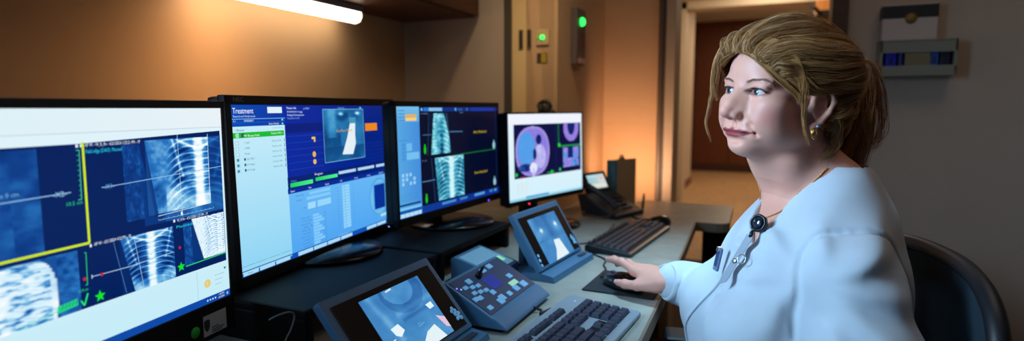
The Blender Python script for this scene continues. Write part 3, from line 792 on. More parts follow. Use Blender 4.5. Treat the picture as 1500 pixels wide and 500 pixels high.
def screen_imaging(W, H):
    s = Screen(W, H)
    s.rect(0, 0, 100, 100, (2, 10, 40), 0)
    s.rect(0, 0, 18.2, 100, (86, 166, 226), 1, (66, 140, 220)); s.rect(0, 0, 18.2, 14, (116, 190, 236), 2, (90, 166, 226), True)
    for k in range(4): s.rect(1.5, 3.2 + 3.0 * k, 6.6, 3.8 + 3.0 * k, (60, 130, 190), 3)
    s.rect(7.0, 7.0, 15.8, 9.6, (236, 176, 70), 3); s.rect(7.0, 10.0, 15.8, 12.8, (246, 206, 120), 3)
    s.rect(1.2, 30, 8, 30.5, (60, 130, 200), 3)
    for k in range(5): s.rect(3.4, 33 + 3.2 * k, 6.2, 35.2 + 3.2 * k, (70, 146, 214), 3)
    s.rect(7.0, 33, 11.4, 40, (110, 186, 236), 3); s.rect(7.0, 41.5, 17, 48, (116, 192, 240), 3)
    for k in range(9): s.rect(2.6 + (k % 4) * 3.0, 60 + (k // 3) * 4.0, 4.4 + (k % 4) * 3.0, 63 + (k // 3) * 4.0, (150, 206, 246), 3)
    for k in range(3): s.rect(1, 79 + 2.4 * k, 15, 79.3 + 2.4 * k, (60, 130, 200), 3)
    s.rect(0.4, 87.6, 17, 89.2, (10, 50, 110), 3); s.rect(0.2, 90.6, 17.6, 92.8, (120, 196, 240), 3); s.rect(0, 93.2, 18, 100, (16, 84, 176), 2); s.rect(0.2, 96.0, 17.6, 99.6, (176, 222, 246), 3)
    for k in range(5): s.rect(0.4 + 3.5 * k, 96.0, 0.7 + 3.5 * k, 99.6, (90, 160, 210), 4)
    # top bar
    s.rect(18.6, 0.6, 100, 4.8, (4, 50, 126), 2, (6, 34, 110)); s.disc(20.4, 2.6, 1.4, (120, 190, 240), 4); s.rect(22, 1.0, 26, 4.2, (30, 120, 210), 3); s.rect(26.4, 1.0, 38.8, 4.2, (130, 190, 232), 4); s.disc(52, 2.6, 1.6, (90, 170, 226), 4); s.text('Patient', 55, 3.4, 1.8, (80, 150, 220), 4); s.disc(64, 2.6, 1.3, (60, 130, 210), 4); s.rect(68, 1, 96, 4.4, (10, 50, 160), 3)
    s.text('kV - 6/21/2024', 19.4, 7.2, 1.3, (120, 150, 180), 4); s.text('MV - 6/21', 19.4, 51.4, 1.3, (110, 140, 170), 4); s.text('Match 2D', 56, 6.6, 1.3, (110, 140, 170), 4)
    v, u = np.mgrid[0:1:80j, 0:1:46j]
    A = 0.62 + 0.16 * fbm(80, 46, 6, 31) - 0.30 * np.exp(-((u - 0.58) / 0.10) ** 2) * (v > 0.15)
    for k in range(9): A += 0.20 * np.exp(-((v - (0.06 + 0.11 * k + 0.5 * (u - 0.5) ** 2)) / 0.020) ** 2) * (u > 0.45)
    A += 0.26 * np.exp(-((u - 0.28 + 0.10 * np.sin(v * 3)) / 0.10) ** 2) * (0.7 + 0.3 * np.cos(v * 75))
    s.image(27.2, 6.4, 45.2, 46, np.where((u > 0.20 - 0.18 * v) & (u < 0.70 + 0.42 * v ** 0.8), A, 0.03), XC, 3)
    B = chest(90, 70, 0.55, 10, 41, 0.45, 1.05) * 0.95 + 0.22
    s.image(30.5, 49.5, 59.0, 92, clipmask(B, lambda u, v: u > 0.10 * v), XC, 3)
    s.line([(26.4, 6.4), (24.4, 46)], 0.3, (60, 110, 150), 4); s.line([(42.6, 6), (46.2, 46)], 0.35, (90, 150, 190), 4); s.line([(27.6, 50), (29.8, 92)], 0.4, (50, 96, 140), 4)
    s.line([(20.6, 26.6), (28, 26.6)], 0.8, (60, 104, 150), 4); s.line([(45, 25), (58.6, 25.6)], 1.0, (70, 116, 160), 4); s.line([(19, 70.5), (30.4, 70.5)], 1.0, (80, 120, 160), 4)
    s.line([(46, 49.6), (60, 49.0), (97, 48.4)], 1.0, (20, 110, 50), 5)
    for v_ in (27.6, 72.0): s.text('Not Matched', 70.6, v_ + 1, 2.8, (206, 176, 30), 5, 15)
    for v_ in (44, 86): s.disc(94.9, v_, 3.0, (150, 200, 216), 5, ry=4.2); s.disc(94.9, v_ - 5, 1.2, (130, 190, 210), 5)
    for v_ in (40.6, 87.6): s.disc(22.1, v_, 1.9, (24, 190, 20), 5, ry=4.0); s.disc(22.1, v_ - 4.2, 1.2, (24, 190, 20), 5)
    s.rect(18.2, 93.2, 100, 100, (10, 56, 150), 2, (8, 44, 140)); s.rect(36, 94.6, 50, 97, (70, 140, 206), 4); s.rect(54, 94.6, 62, 97, (60, 130, 200), 4); s.rect(70, 94.4, 82, 97, (90, 160, 216), 4); s.rect(88, 94.4, 92, 97, (60, 130, 200), 4); s.rect(94, 94.4, 97, 97, (90, 160, 216), 4)
    s.rect(97.6, 0.6, 98.2, 93, (16, 40, 90), 3)
    return s

def screen_scan(W, H):
    s = Screen(W, H)
    s.rect(0, 0, 100, 100, (234, 246, 252), 0, (210, 240, 252), True); s.rect(0, 0, 100, 11, (240, 244, 255), 1)
    s.rect(6.6, 12, 98, 74.2, (8, 12, 62), 2)
    v, u = np.mgrid[0:1:84j, 0:1:70j]
    x, y = (u - 0.5) * 2, (v - 0.5) * 2
    r = (np.abs(x) ** 2.3 + np.abs(y) ** 2.3) ** (1 / 2.3)
    A = np.where(r < 0.98, 0.78, 0.0); A = np.where(r < 0.90, 0.62, A)
    A = np.where((np.hypot((x + 0.38) / 0.50, (y + 0.12) / 0.66) < 1), 0.40, A)                      # one large smooth organ
    A = np.where((np.hypot((x - 0.42) / 0.34, (y - 0.22) / 0.48) < 1), 0.88, A)
    A = np.where(np.hypot((x - 0.34) / 0.17, (y + 0.45) / 0.20) < 1, 0.10, A); A = np.where(np.hypot((x - 0.10) / 0.11, (y - 0.12) / 0.22) < 1, 0.12, A); A = np.where(np.hypot((x + 0.45) / 0.40, (y - 0.62) / 0.16) < 1, 0.16, A)
    A = np.where(np.hypot((x - 0.02) / 0.22, (y - 0.66) / 0.22) < 1, 0.97, A); A = np.where(np.hypot((x - 0.02) / 0.08, (y - 0.86) / 0.20) < 1, 0.90, A)
    A = A + 0.03 * fbm(84, 70, 8, 51)
    PB = [(8, 12, 62), (16, 36, 120), (76, 150, 228), (86, 160, 234), (134, 122, 222), (158, 132, 226), (176, 168, 236), (232, 238, 255)]
    s.image(8.0, 14, 52.0, 74, A, PB, 3)
    s.rect(60.8, 12, 61.4, 74.2, (14, 40, 90), 3); s.rect(64.2, 12, 65.4, 38, (20, 120, 50), 4); s.rect(64.2, 40.0, 97.5, 41.6, (30, 170, 60), 4); s.rect(64, 37, 67, 41.4, (40, 220, 60), 5)
    vv, uu = np.mgrid[0:1:40j, 0:1:34j]
    P1 = np.where(np.hypot((uu - 0.5) / 0.5, (vv - 0.2) / 0.8) < 1, 0.66, 0.0); P1 = np.where(np.hypot((uu - 0.5) / 0.24, (vv - 0.1) / 0.55) < 1, 0.10, P1)
    s.image(72, 12.6, 95, 35.5, P1 + 0.05 * fbm(40, 34, 5, 61), PB, 4)
    P2 = 0.5 + 0.35 * fbm(40, 34, 4, 62); P2 = np.where((uu > 0.3) & (uu < 0.62) & (vv < 0.55), 0.12, P2)
    s.image(71, 43, 95, 68, P2, PB, 4); s.rect(67, 70.6, 96, 73.6, (8, 16, 60), 5)
    for u_, v_, w in ((7.9, 69.5, 2.0), (53.5, 71.4, 3.2), (65.2, 70.0, 2.0)): s.disc(u_ + 1, v_, 2.2, (30, 210, 60), 6)
    s.line([(48, 72), (58, 71.6)], 1.6, (26, 160, 50), 5); s.line([(13, 73), (19, 73)], 1.2, (150, 30, 60), 5)
    for k in range(3): s.rect(9 + 5 * k, 79, 12.4 + 5 * k, 92, (216, 234, 242), 2)
    s.rect(0, 97.2, 100, 100, (150, 216, 240), 2); s.rect(20, 96.0, 50, 98.8, (90, 170, 220), 3)
    return s

BL = [(14, 44, 96), (32, 92, 158), (68, 140, 200), (128, 188, 226), (236, 246, 250)]
def screen_room_near(W, H):
    """closed-circuit view of a treatment couch seen from above, close"""
    s = Screen(W, H)
    v, u = np.mgrid[0:1:90j, 0:1:90j]
    A = 0.42 + 0.05 * fbm(90, 90, 4, 71) + 0.10 * v
    A += 0.15 * np.exp(-((u - 0.12 - 0.18 * v) / 0.05) ** 2) * (v < 0.75)
    A += 0.20 * (np.hypot((u - 0.58) / 0.24, (v - 0.05) / 0.24) < 1) - 0.12 * (np.hypot((u - 0.62) / 0.34, (v - 0.10) / 0.34) < 1)
    A += 0.10 * np.exp(-((v - 0.42 + 0.08 * u) / 0.045) ** 2) * (u > 0.35) - 0.14 * np.exp(-((v - 0.52 + 0.05 * u) / 0.03) ** 2) * (u > 0.4) * (u < 0.92)
    s.image(0, 0, 100, 100, A, BL, 1)
    s.poly([(17, 52), (30, 50), (34, 62), (25, 68), (19, 63)], (228, 244, 250), 3); s.poly([(83, 45), (94, 44), (95, 53), (86, 54)], (226, 242, 250), 3)
    s.poly([(62, 80), (78, 76), (86, 100), (44, 100), (50, 90)], (226, 242, 246), 3); s.poly([(88, 66), (100, 74), (100, 92), (94, 88)], (226, 196, 216), 3)
    s.line([(0, 74), (8, 68), (16, 67)], 1.4, (214, 240, 250), 3); s.line([(4, 86), (9, 85)], 1.6, (214, 240, 250), 3)
    s.line([(55, 68), (66, 66)], 0.8, (120, 190, 226), 3); s.text('oo o', 55, 65, 3.0, (110, 180, 226), 3)
    s.poly([(40, 2), (50, 0.5), (50, 3), (40, 4)], (220, 236, 240), 3)
    return s
def screen_room_far(W, H):
    s = Screen(W, H)
    v, u = np.mgrid[0:1:80j, 0:1:70j]
    A = 0.42 + 0.05 * fbm(80, 70, 4, 72) - 0.10 * np.exp(-((u - 0.55) / 0.10) ** 2) * (v < 0.5) + 0.06 * (v > 0.55)
    for cu_, cv_ in ((0.26, 0.30), (0.82, 0.27)): A += 0.55 * np.exp(-((u - cu_) / 0.05) ** 2 - ((v - cv_) / 0.05) ** 2) + 0.14 * np.exp(-((u - cu_) / 0.16) ** 2 - ((v - cv_ - 0.06) / 0.10) ** 2)
    A += 0.10 * np.exp(-((u - 0.08) / 0.10) ** 2) * (v < 0.5)
    s.image(0, 0, 100, 100, A, BL, 1)
    s.poly([(50, 58), (70, 60), (78, 98), (28, 99), (44, 78)], (226, 242, 248), 3)
    return s
# ================================================================== the desk and what stands on it
M_DESK = mat('desk_laminate_stone', (152, 152, 144), 0.42, 0, 0.4, noise=0.16, nscale=14, bump=0.03, bscale=80)
M_DEDGE = mat('desk_edge_band', (120, 104, 88), 0.5, 0, 0.4)
M_BLACK = mat('black_plastic', (11, 12, 16), 0.5, spec=0.35, bump=0.05, bscale=900)
M_BLACKG = mat('black_plastic_gloss', (12, 13, 16), 0.22)
M_RISER = mat('black_steel_riser', (6, 7, 10), 0.6, spec=0.2)
M_GREY = mat('grey_plastic_bluelit', (66, 112, 148), 0.5, bump=0.05, bscale=900)  # grey plastic with the screens' blue light mixed into its colour
M_GREYD = mat('dark_grey_plastic', (44, 58, 78), 0.5, bump=0.05, bscale=900)  # dark grey with the same blue screen light mixed in
ZD = 0.74

t = thing('desk', 'long stone-grey desk running under all the monitors to the far wall', 'desk', (-0.85, 0.9, 0))
def dl(pts): return [(x + 0.85, y - 0.9, z) for x, y, z in pts]
b = MB()
out = [(-1.49, -1.4), (-0.190, -1.4), (-0.200, 1.0), (-0.221, 1.754), (-0.240, 2.225)]
cor = [(-0.165, 2.225), (-0.145, 2.232), (-0.130, 2.247), (-0.124, 2.268)]
out += cor + [(-0.132, 2.66), (-0.782, 2.68), (-0.782, 2.225), (-1.49, 2.225)]
b.prism(dl([(x, y, ZD - 0.032) for x, y in out])[::-1], (0, 0, 0.032)); b.build('worktop', M_DESK, t)
b = MB(); P = dl([(x + 0.001, y, ZD - 0.016) for x, y in out[1:9]])
for p, q in zip(P[:-1], P[1:]):
    p, q = Vector(p), Vector(q); m_ = (p + q) / 2; d_ = q - p
    b.box(m_, (d_.length + 0.002, 0.006, 0.033), rz=math.atan2(d_.y, d_.x))
b.build('edge_band', M_DEDGE, t)
for y in (-1.35, 0.42, 1.98):
    b = MB(); b.box((-0.25, y - 0.9, (ZD - 0.032) / 2), (0.72, 0.03, ZD - 0.034)); b.build('support_panel', mat('desk_side_dark', (60, 50, 44), 0.6), t)
b = MB(); b.box((0.655, 1.725, (ZD - 0.032) / 2), (0.11, 0.02, ZD - 0.034)); b.build('support_panel', mat('desk_end_dark', (40, 34, 32), 0.6), t)
b = MB(); b.box((0.69, 1.69, (ZD - 0.032) / 2), (0.04, 0.04, ZD - 0.034), bev=0.003); b.build('leg', M_RISER, t)

# risers
def riser(y0, y1, label):
    w = y1 - y0
    t = thing('monitor_riser', label, 'riser', (-0.885, (y0 + y1) / 2, ZD), 0, 'black monitor risers in a row on the desk')
    b = MB(); b.box((0, 0, 0.067), (0.35, w, 0.016), bev=0.005); b.build('shelf', M_RISER, t)
    for s in (-1, 1):
        b = MB(); b.box((0, s * (w / 2 - 0.012), 0.030), (0.345, 0.022, 0.060), bev=0.005); b.build('leg', M_RISER, t)
riser(0.743, 1.178, 'black riser under the monitor showing the treatment list, second from the left')
riser(1.193, 1.604, 'black riser under the monitor showing two spine pictures, third from the left')

def monitor(name, label, ctr, yaw, tilt, W, H, bez, scr, z0, led=None, brand=None, white=False, chin=0.0, depth=0.045):
    """bez: (side, top, bottom) frame widths; origin on whatever carries the foot"""
    a = math.radians(yaw)
    back = 0.10
    bx, by = ctr[0] - math.cos(a) * 0.0, ctr[1] - math.sin(a) * 0.0
    t = thing(name, label, 'monitor', (bx, by, z0), a, 'computer monitors in a row on the desk')
    hc = ctr[2] - z0
    T = Matrix.Translation((0, 0, hc)) @ Matrix.Rotation(-math.radians(tilt), 4, 'Y')
    sd, tp, bt = bez
    b = MB()
    fr = 0.008
    zc = (tp - bt) / 2
    HH, WW = H + tp + bt, W + 2 * sd
    b.box((-0.002 + 0.0, -(W + sd) / 2, zc), (0.016, sd, HH), M=T, bev=0.002); b.box((-0.002, (W + sd) / 2, zc), (0.016, sd, HH), M=T, bev=0.002)
    b.box((-0.002, 0, H / 2 + tp / 2), (0.016, WW, tp), M=T, bev=0.002); b.box((-0.002, 0, -H / 2 - bt / 2), (0.016, WW, bt), M=T, bev=0.002)
    b.build('bezel', M_BLACK, t)
    b = MB(); b.box((-0.022, 0, zc), (0.030, WW - 0.004, HH - 0.004), M=T, bev=0.008); b.box((-0.045, 0, zc - 0.01), (0.03, WW * 0.6, HH * 0.6), M=T, bev=0.012); b.build('back_cover', M_BLACK, t)
    s = scr(W, H)
    s.build(SCREEN_M, t, 'screen', T @ Matrix.Translation((0.0035, 0, 0)))
    # stand
    b = MB()
    b.box((-0.085, 0, hc * 0.5), (0.030, 0.085, hc * 0.98), bev=0.006); b.box((-0.066, 0, hc), (0.040, 0.11, 0.11), bev=0.006); b.build('stand_neck', M_BLACK, t)
    b = MB(); n = 40
    prof = [(0.0, 0.0), (0.125, 0.0), (0.130, 0.004), (0.127, 0.010), (0.05, 0.016), (0.0, 0.017)]
    b.lathe([(max(r, 0.0005), z) for r, z in prof], (-0.012 + 0.0, 0, 0), n); b.build('stand_foot', M_BLACKG, t)
    if led:
        b = MB(); b.lathe([(0.0032, 0), (0.0032, 0.001), (0.0005, 0.002)], (0, 0, 0), 12, T @ Matrix.Translation((0.0062, (led[0]) * W, -H / 2 - bt * led[2])) @ Matrix.Rotation(PI / 2, 4, 'Y'))
        b.build('power_light', emit('led', led[1], 2.5), t)
    if brand:
        V, F, w = text_shape(brand); b = MB(); h = 0.0085
        b.add([T @ Vector((0.0064, -W / 2 + 0.004 + p[0] * h * 1.15, H / 2 + tp * 0.32 + p[1] * h)) for p in V], F); b.build('brand_lettering', mat('lettering_grey', (120, 122, 126), 0.5), t)
    return t, T
SCREEN_M = screen_mat('display', 1.0)
m1, T1 = monitor('computer_monitor', 'monitor nearest the left edge, showing several chest X-ray pictures', (-0.7886, 0.4180, 1.0017), 9, 0, 0.56, 0.315, (0.007, 0.012, 0.060), screen_planning, ZD)
m2, T2 = monitor('computer_monitor', 'monitor with a blue screen headed Treatment and a pale list', (-0.945, 1.084, 1.003), 7.34, 1.3, 0.61, 0.325, (0.016, 0.018, 0.022), screen_treatment, ZD + 0.075, (0.43, (120, 150, 255), 0.5), 'NEC')
m3, T3 = monitor('computer_monitor', 'monitor with two pale blue spine pictures on black, third from the left', (-0.858, 1.523, 1.018), -2.55, 1.28, 0.549, 0.29, (0.010, 0.014, 0.022), screen_imaging, ZD + 0.075, (0.36, (90, 70, 255), 0.75))
m4, T4 = monitor('computer_monitor', 'farthest monitor, white screen with one purple body scan', (-0.722, 1.956, 0.994), -14.8, 1.7, 0.45, 0.29, (0.006, 0.006, 0.016), screen_scan, ZD, (-0.27, (255, 40, 80), 0.95))
# stickers on the lower frame of the nearest monitor
yb, zb = 0.262, -0.1575
b = MB(); b.lathe([(0.009, 0), (0.009, 0.0006), (0.0005, 0.0008)], (0, 0, 0), 24, T1 @ Matrix.Translation((0.0064, yb - 0.064, zb - 0.036)) @ Matrix.Rotation(PI / 2, 4, 'Y'))
o = b.build('round_sticker', mat('sticker_green', (40, 190, 60), 0.6), m1); o['label'] = 'green round sticker'
b = MB(); b.box((0.0066, yb - 0.022, zb - 0.034), (0.0006, 0.050, 0.034), M=T1); o = b.build('asset_label', mat('label_paper', (176, 190, 200), 0.6), m1); o['label'] = 'pale label with a dark shield'
b = MB()
b.prism([T1 @ Vector((0.0071, yb - 0.040 + y, zb - 0.034 + z)) for y, z in ((-0.006, 0.009), (0, 0.0105), (0.006, 0.009), (0.006, 0.0), (0.004, -0.006), (0, -0.010), (-0.004, -0.006), (-0.006, 0.0))], (0.0003, 0, 0)); 
for k, (w_, z_) in enumerate(((0.016, -0.006), (0.026, -0.010), (0.022, -0.0135))): b.box((0.0072, yb - 0.030 + w_ / 2, zb - 0.034 + z_), (0.0003, w_, 0.0014), M=T1)
b.build('label_print', mat('label_ink', (36, 48, 62), 0.6), o)

# closed-circuit screens in grey housings
def cctv(label, ctr, yaw, tilt, W, H, lcd, scr, keys):
    a = math.radians(yaw)
    t = thing('camera_screen', label, 'screen', (ctr[0], ctr[1], ZD), a, 'small grey camera screens on the desk')
    hc = ctr[2] - ZD
    T = Matrix.Translation((0, 0, hc)) @ Matrix.Rotation(-math.radians(tilt), 4, 'Y')
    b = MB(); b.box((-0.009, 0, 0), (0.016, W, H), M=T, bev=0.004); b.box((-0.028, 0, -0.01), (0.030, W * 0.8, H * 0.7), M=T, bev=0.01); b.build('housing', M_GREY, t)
    b = MB(); b.box((-0.001, 0, -0.003), (0.003, W * 0.905, H * 0.845), M=T, bev=0.001); b.build('face_plate', M_BLACKG, t)
    u0, v0, u1, v1 = lcd
    s = scr((u1 - u0) * W, (v1 - v0) * H)
    s.build(SCREEN_M, t, 'screen', T @ Matrix.Translation((0.001, ((u0 + u1) / 2 - 0.5) * W, (0.5 - (v0 + v1) / 2) * H)))
    for u, v, r in keys:
        b = MB(); b.lathe([(r, 0), (r, 0.0008), (r * 0.8, 0.0014), (0.0005, 0.0016)], (0, 0, 0), 16, T @ Matrix.Translation((0.0005, (u - 0.5) * W, (0.5 - v) * H)) @ Matrix.Rotation(PI / 2, 4, 'Y')); b.build('button', M_BTN, t)
    # foot: a ledge along the bottom and a stay behind
    zb = hc - H / 2 * math.cos(math.radians(tilt)); xb = H / 2 * math.sin(math.radians(tilt))
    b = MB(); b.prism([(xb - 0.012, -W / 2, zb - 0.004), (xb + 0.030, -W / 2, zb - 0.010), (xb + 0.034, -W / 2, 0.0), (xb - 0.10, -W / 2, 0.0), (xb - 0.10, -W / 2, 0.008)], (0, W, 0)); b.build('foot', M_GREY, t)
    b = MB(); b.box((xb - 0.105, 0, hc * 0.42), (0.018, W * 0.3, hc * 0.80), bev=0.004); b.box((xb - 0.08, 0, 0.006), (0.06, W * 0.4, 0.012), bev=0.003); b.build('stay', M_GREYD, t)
    b = MB(); b.box((xb + 0.0125, W * 0.36, zb - 0.0055), (0.012, W * 0.16, 0.002), bev=0.0005); b.build('latch', M_GREYD, t)
    return t
M_BTN = mat('button_pale_blue', (120, 170, 210), 0.4)
M_BTN.node_tree.nodes['Principled BSDF'].inputs['Emission Color'].default_value = (*lin((90, 160, 210)), 1)
M_BTN.node_tree.nodes['Principled BSDF'].inputs['Emission Strength'].default_value = 0.30
ring = lambda u, v: [(u - 0.012, v - 0.075, 0.0036), (u - 0.030, v - 0.045, 0.0036), (u + 0.004, v - 0.035, 0.0040), (u - 0.014, v + 0.000, 0.0042), (u + 0.020, v + 0.010, 0.0042), (u + 0.000, v + 0.045, 0.0046), (u + 0.022, v + 0.070, 0.0042), (u - 0.018, v + 0.060, 0.0036)]
cctv('nearer camera screen in a grey housing, showing a treatment couch close up', (-0.538, 0.786, 0.820), -1, 40, 0.288, 0.155, (0.236, 0.165, 0.795, 0.925), screen_room_near, ring(0.915, 0.77))
cctv('farther camera screen in a grey housing, showing a white couch in a blue room', (-0.521, 1.434, 0.832), -4.7, 31.2, 0.266, 0.157, (0.19, 0.173, 0.80, 0.965), screen_room_far, ring(0.90, 0.77) + [(0.07, 0.76, 0.0046), (0.06, 0.84, 0.0050), (0.055, 0.92, 0.0042)])

# treatment control console
t = thing('control_console', 'grey control console with lit square buttons and a small black key, by the near keyboard', 'console', (-0.50, 1.070, ZD), math.radians(0))
wd = 0.232
side = [(0.072, 0.008), (0.068, 0.014), (0.048, 0.028), (0.038, 0.031), (-0.058, 0.083), (-0.066, 0.083), (-0.070, 0.074), (-0.070, 0.008)]
b = MB(); b.prism([(x, -wd / 2, z) for x, z in side][::-1], (0, wd, 0))
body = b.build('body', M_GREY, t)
bv = body.modifiers.new('bevel', 'BEVEL'); bv.width = 0.004; bv.segments = 2; bv.limit_method = 'ANGLE'; bv.angle_limit = math.radians(20)
b = MB(); b.box((-0.01, 0, 0.004), (0.13, wd * 0.9, 0.008)); b.build('base', M_BLACK, t)
p0, p1 = Vector((0.038, 0, 0.0313)), Vector((-0.058, 0, 0.0833))
ex = (p1 - p0).normalized(); ez = Vector((-ex.z, 0, ex.x)); ez = ez if ez.z > 0 else -ez
LEN = (p1 - p0).length
def TP(u, v, h=0):
    """u across (0 near end .. 1 far end), v from front edge to back"""
    return p0 + ex * (v * LEN) + Vector((0, (u - 0.5) * wd, 0)) + ez * h
R3 = Matrix(((ex.x, 0, ez.x), (0, 1, 0), (ex.z, 0, ez.z))).to_4x4()
b = MB(); b.box((0, 0, 0.0005), (LEN * 0.95, wd * 0.95, 0.0016), M=Matrix.Translation(TP(0.5, 0.5)) @ R3, bev=0.0005); b.build('panel', mat('console_panel_blue', (46, 66, 98), 0.45), t)
def cbtn(u, v, sx, sy, m=None, h=0.0026, name='button'):
    sx *= 0.90; sy *= 0.95
    b = MB(); b.box((0, 0, h / 2), (sx, sy, h), M=Matrix.Translation(TP(u, v, 0.001)) @ R3, bev=0.0012); return b.build(name, m or M_BTN, t)
for u, v, sx, sy in ((0.10, 0.14, .012, .016), (0.30, 0.13, .017, .020), (0.36, 0.17, .017, .020), (0.50, 0.15, .013, .016), (0.66, 0.16, .016, .020), (0.82, 0.15, .018, .024),
                     (0.56, 0.86, .014, .018), (0.70, 0.87, .014, .020), (0.78, 0.46, .014, .018), (0.24, 0.80, .014, .018),
                     (0.12, 0.72, .010, .015), (0.20, 0.66, .010, .015), (0.28, 0.63, .010, .015), (0.14, 0.54, .010, .015), (0.22, 0.50, .010, .015), (0.30, 0.47, .010, .015), (0.34, 0.36, .013, .016), (0.07, 0.42, .012, .016), (0.13, 0.40, .012, .016)):
    cbtn(u, v, sx, sy)
M_LIT = emit('button_lit', (150, 210, 190), 0.8)
o = cbtn(0.715, 0.29, .014, .034, M_LIT, 0.0026, 'lit_display'); o['label'] = 'pale green lit display strip'
o = cbtn(0.50, 0.55, .040, .048, emit('glow_blue', (20, 50, 170), 0.45), 0.0012, 'blue_window'); o['label'] = 'dim blue window'
for u, v, c in ((0.03, 0.80, (150, 120, 255)), (0.06, 0.74, (120, 160, 255))):
    b = MB(); b.lathe([(0.002, 0), (0.002, .001), (0.0003, .002)], (0, 0, 0), 10, Matrix.Translation(TP(u, v, 0.001)) @ R3); b.build('indicator', emit('indicator_violet', c, 1.5), t)
b = MB(); q = TP(0.42, 0.80, 0.001); b.cyl(q, q + ez * 0.009, 0.007); b.box((0, 0, 0.016), (0.004, 0.012, 0.020), M=Matrix.Translation(q) @ R3, bev=0.0015); b.build('key_switch', M_BLACK, t)
b = MB(); b.tube([(0.070, 0.020, 0.012), (0.084, 0.028, 0.004), (0.088, 0.008, 0.004), (0.098, 0.046, 0.004)], 0.0028, 8); b.build('cable_tie', M_BLACK, t)

# flat keypad unit half hidden behind the farther camera screen
t = thing('keypad_unit', 'low grey keypad with a bright blue-white face, tucked behind the farther camera screen', 'keypad', (-0.630, 1.284, ZD))
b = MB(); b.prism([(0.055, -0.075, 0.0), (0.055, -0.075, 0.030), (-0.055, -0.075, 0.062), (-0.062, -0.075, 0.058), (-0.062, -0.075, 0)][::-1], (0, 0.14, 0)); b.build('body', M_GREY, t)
Tk = Matrix.Translation((0, 0.012, 0.0462)) @ Matrix.Rotation(math.atan2(0.032, 0.11), 4, 'Y')
b = MB(); b.box((0, -0.017, 0.0006), (0.095, 0.12, 0.0016), M=Tk); b.build('face', emit('keypad_face', (110, 170, 205), 0.5), t)
b = MB(); b.box((0.020, -0.005, 0.0018), (0.022, 0.07, 0.001), M=Tk); b.build('lit_patch', emit('keypad_lit', (140, 240, 190), 0.75), t)

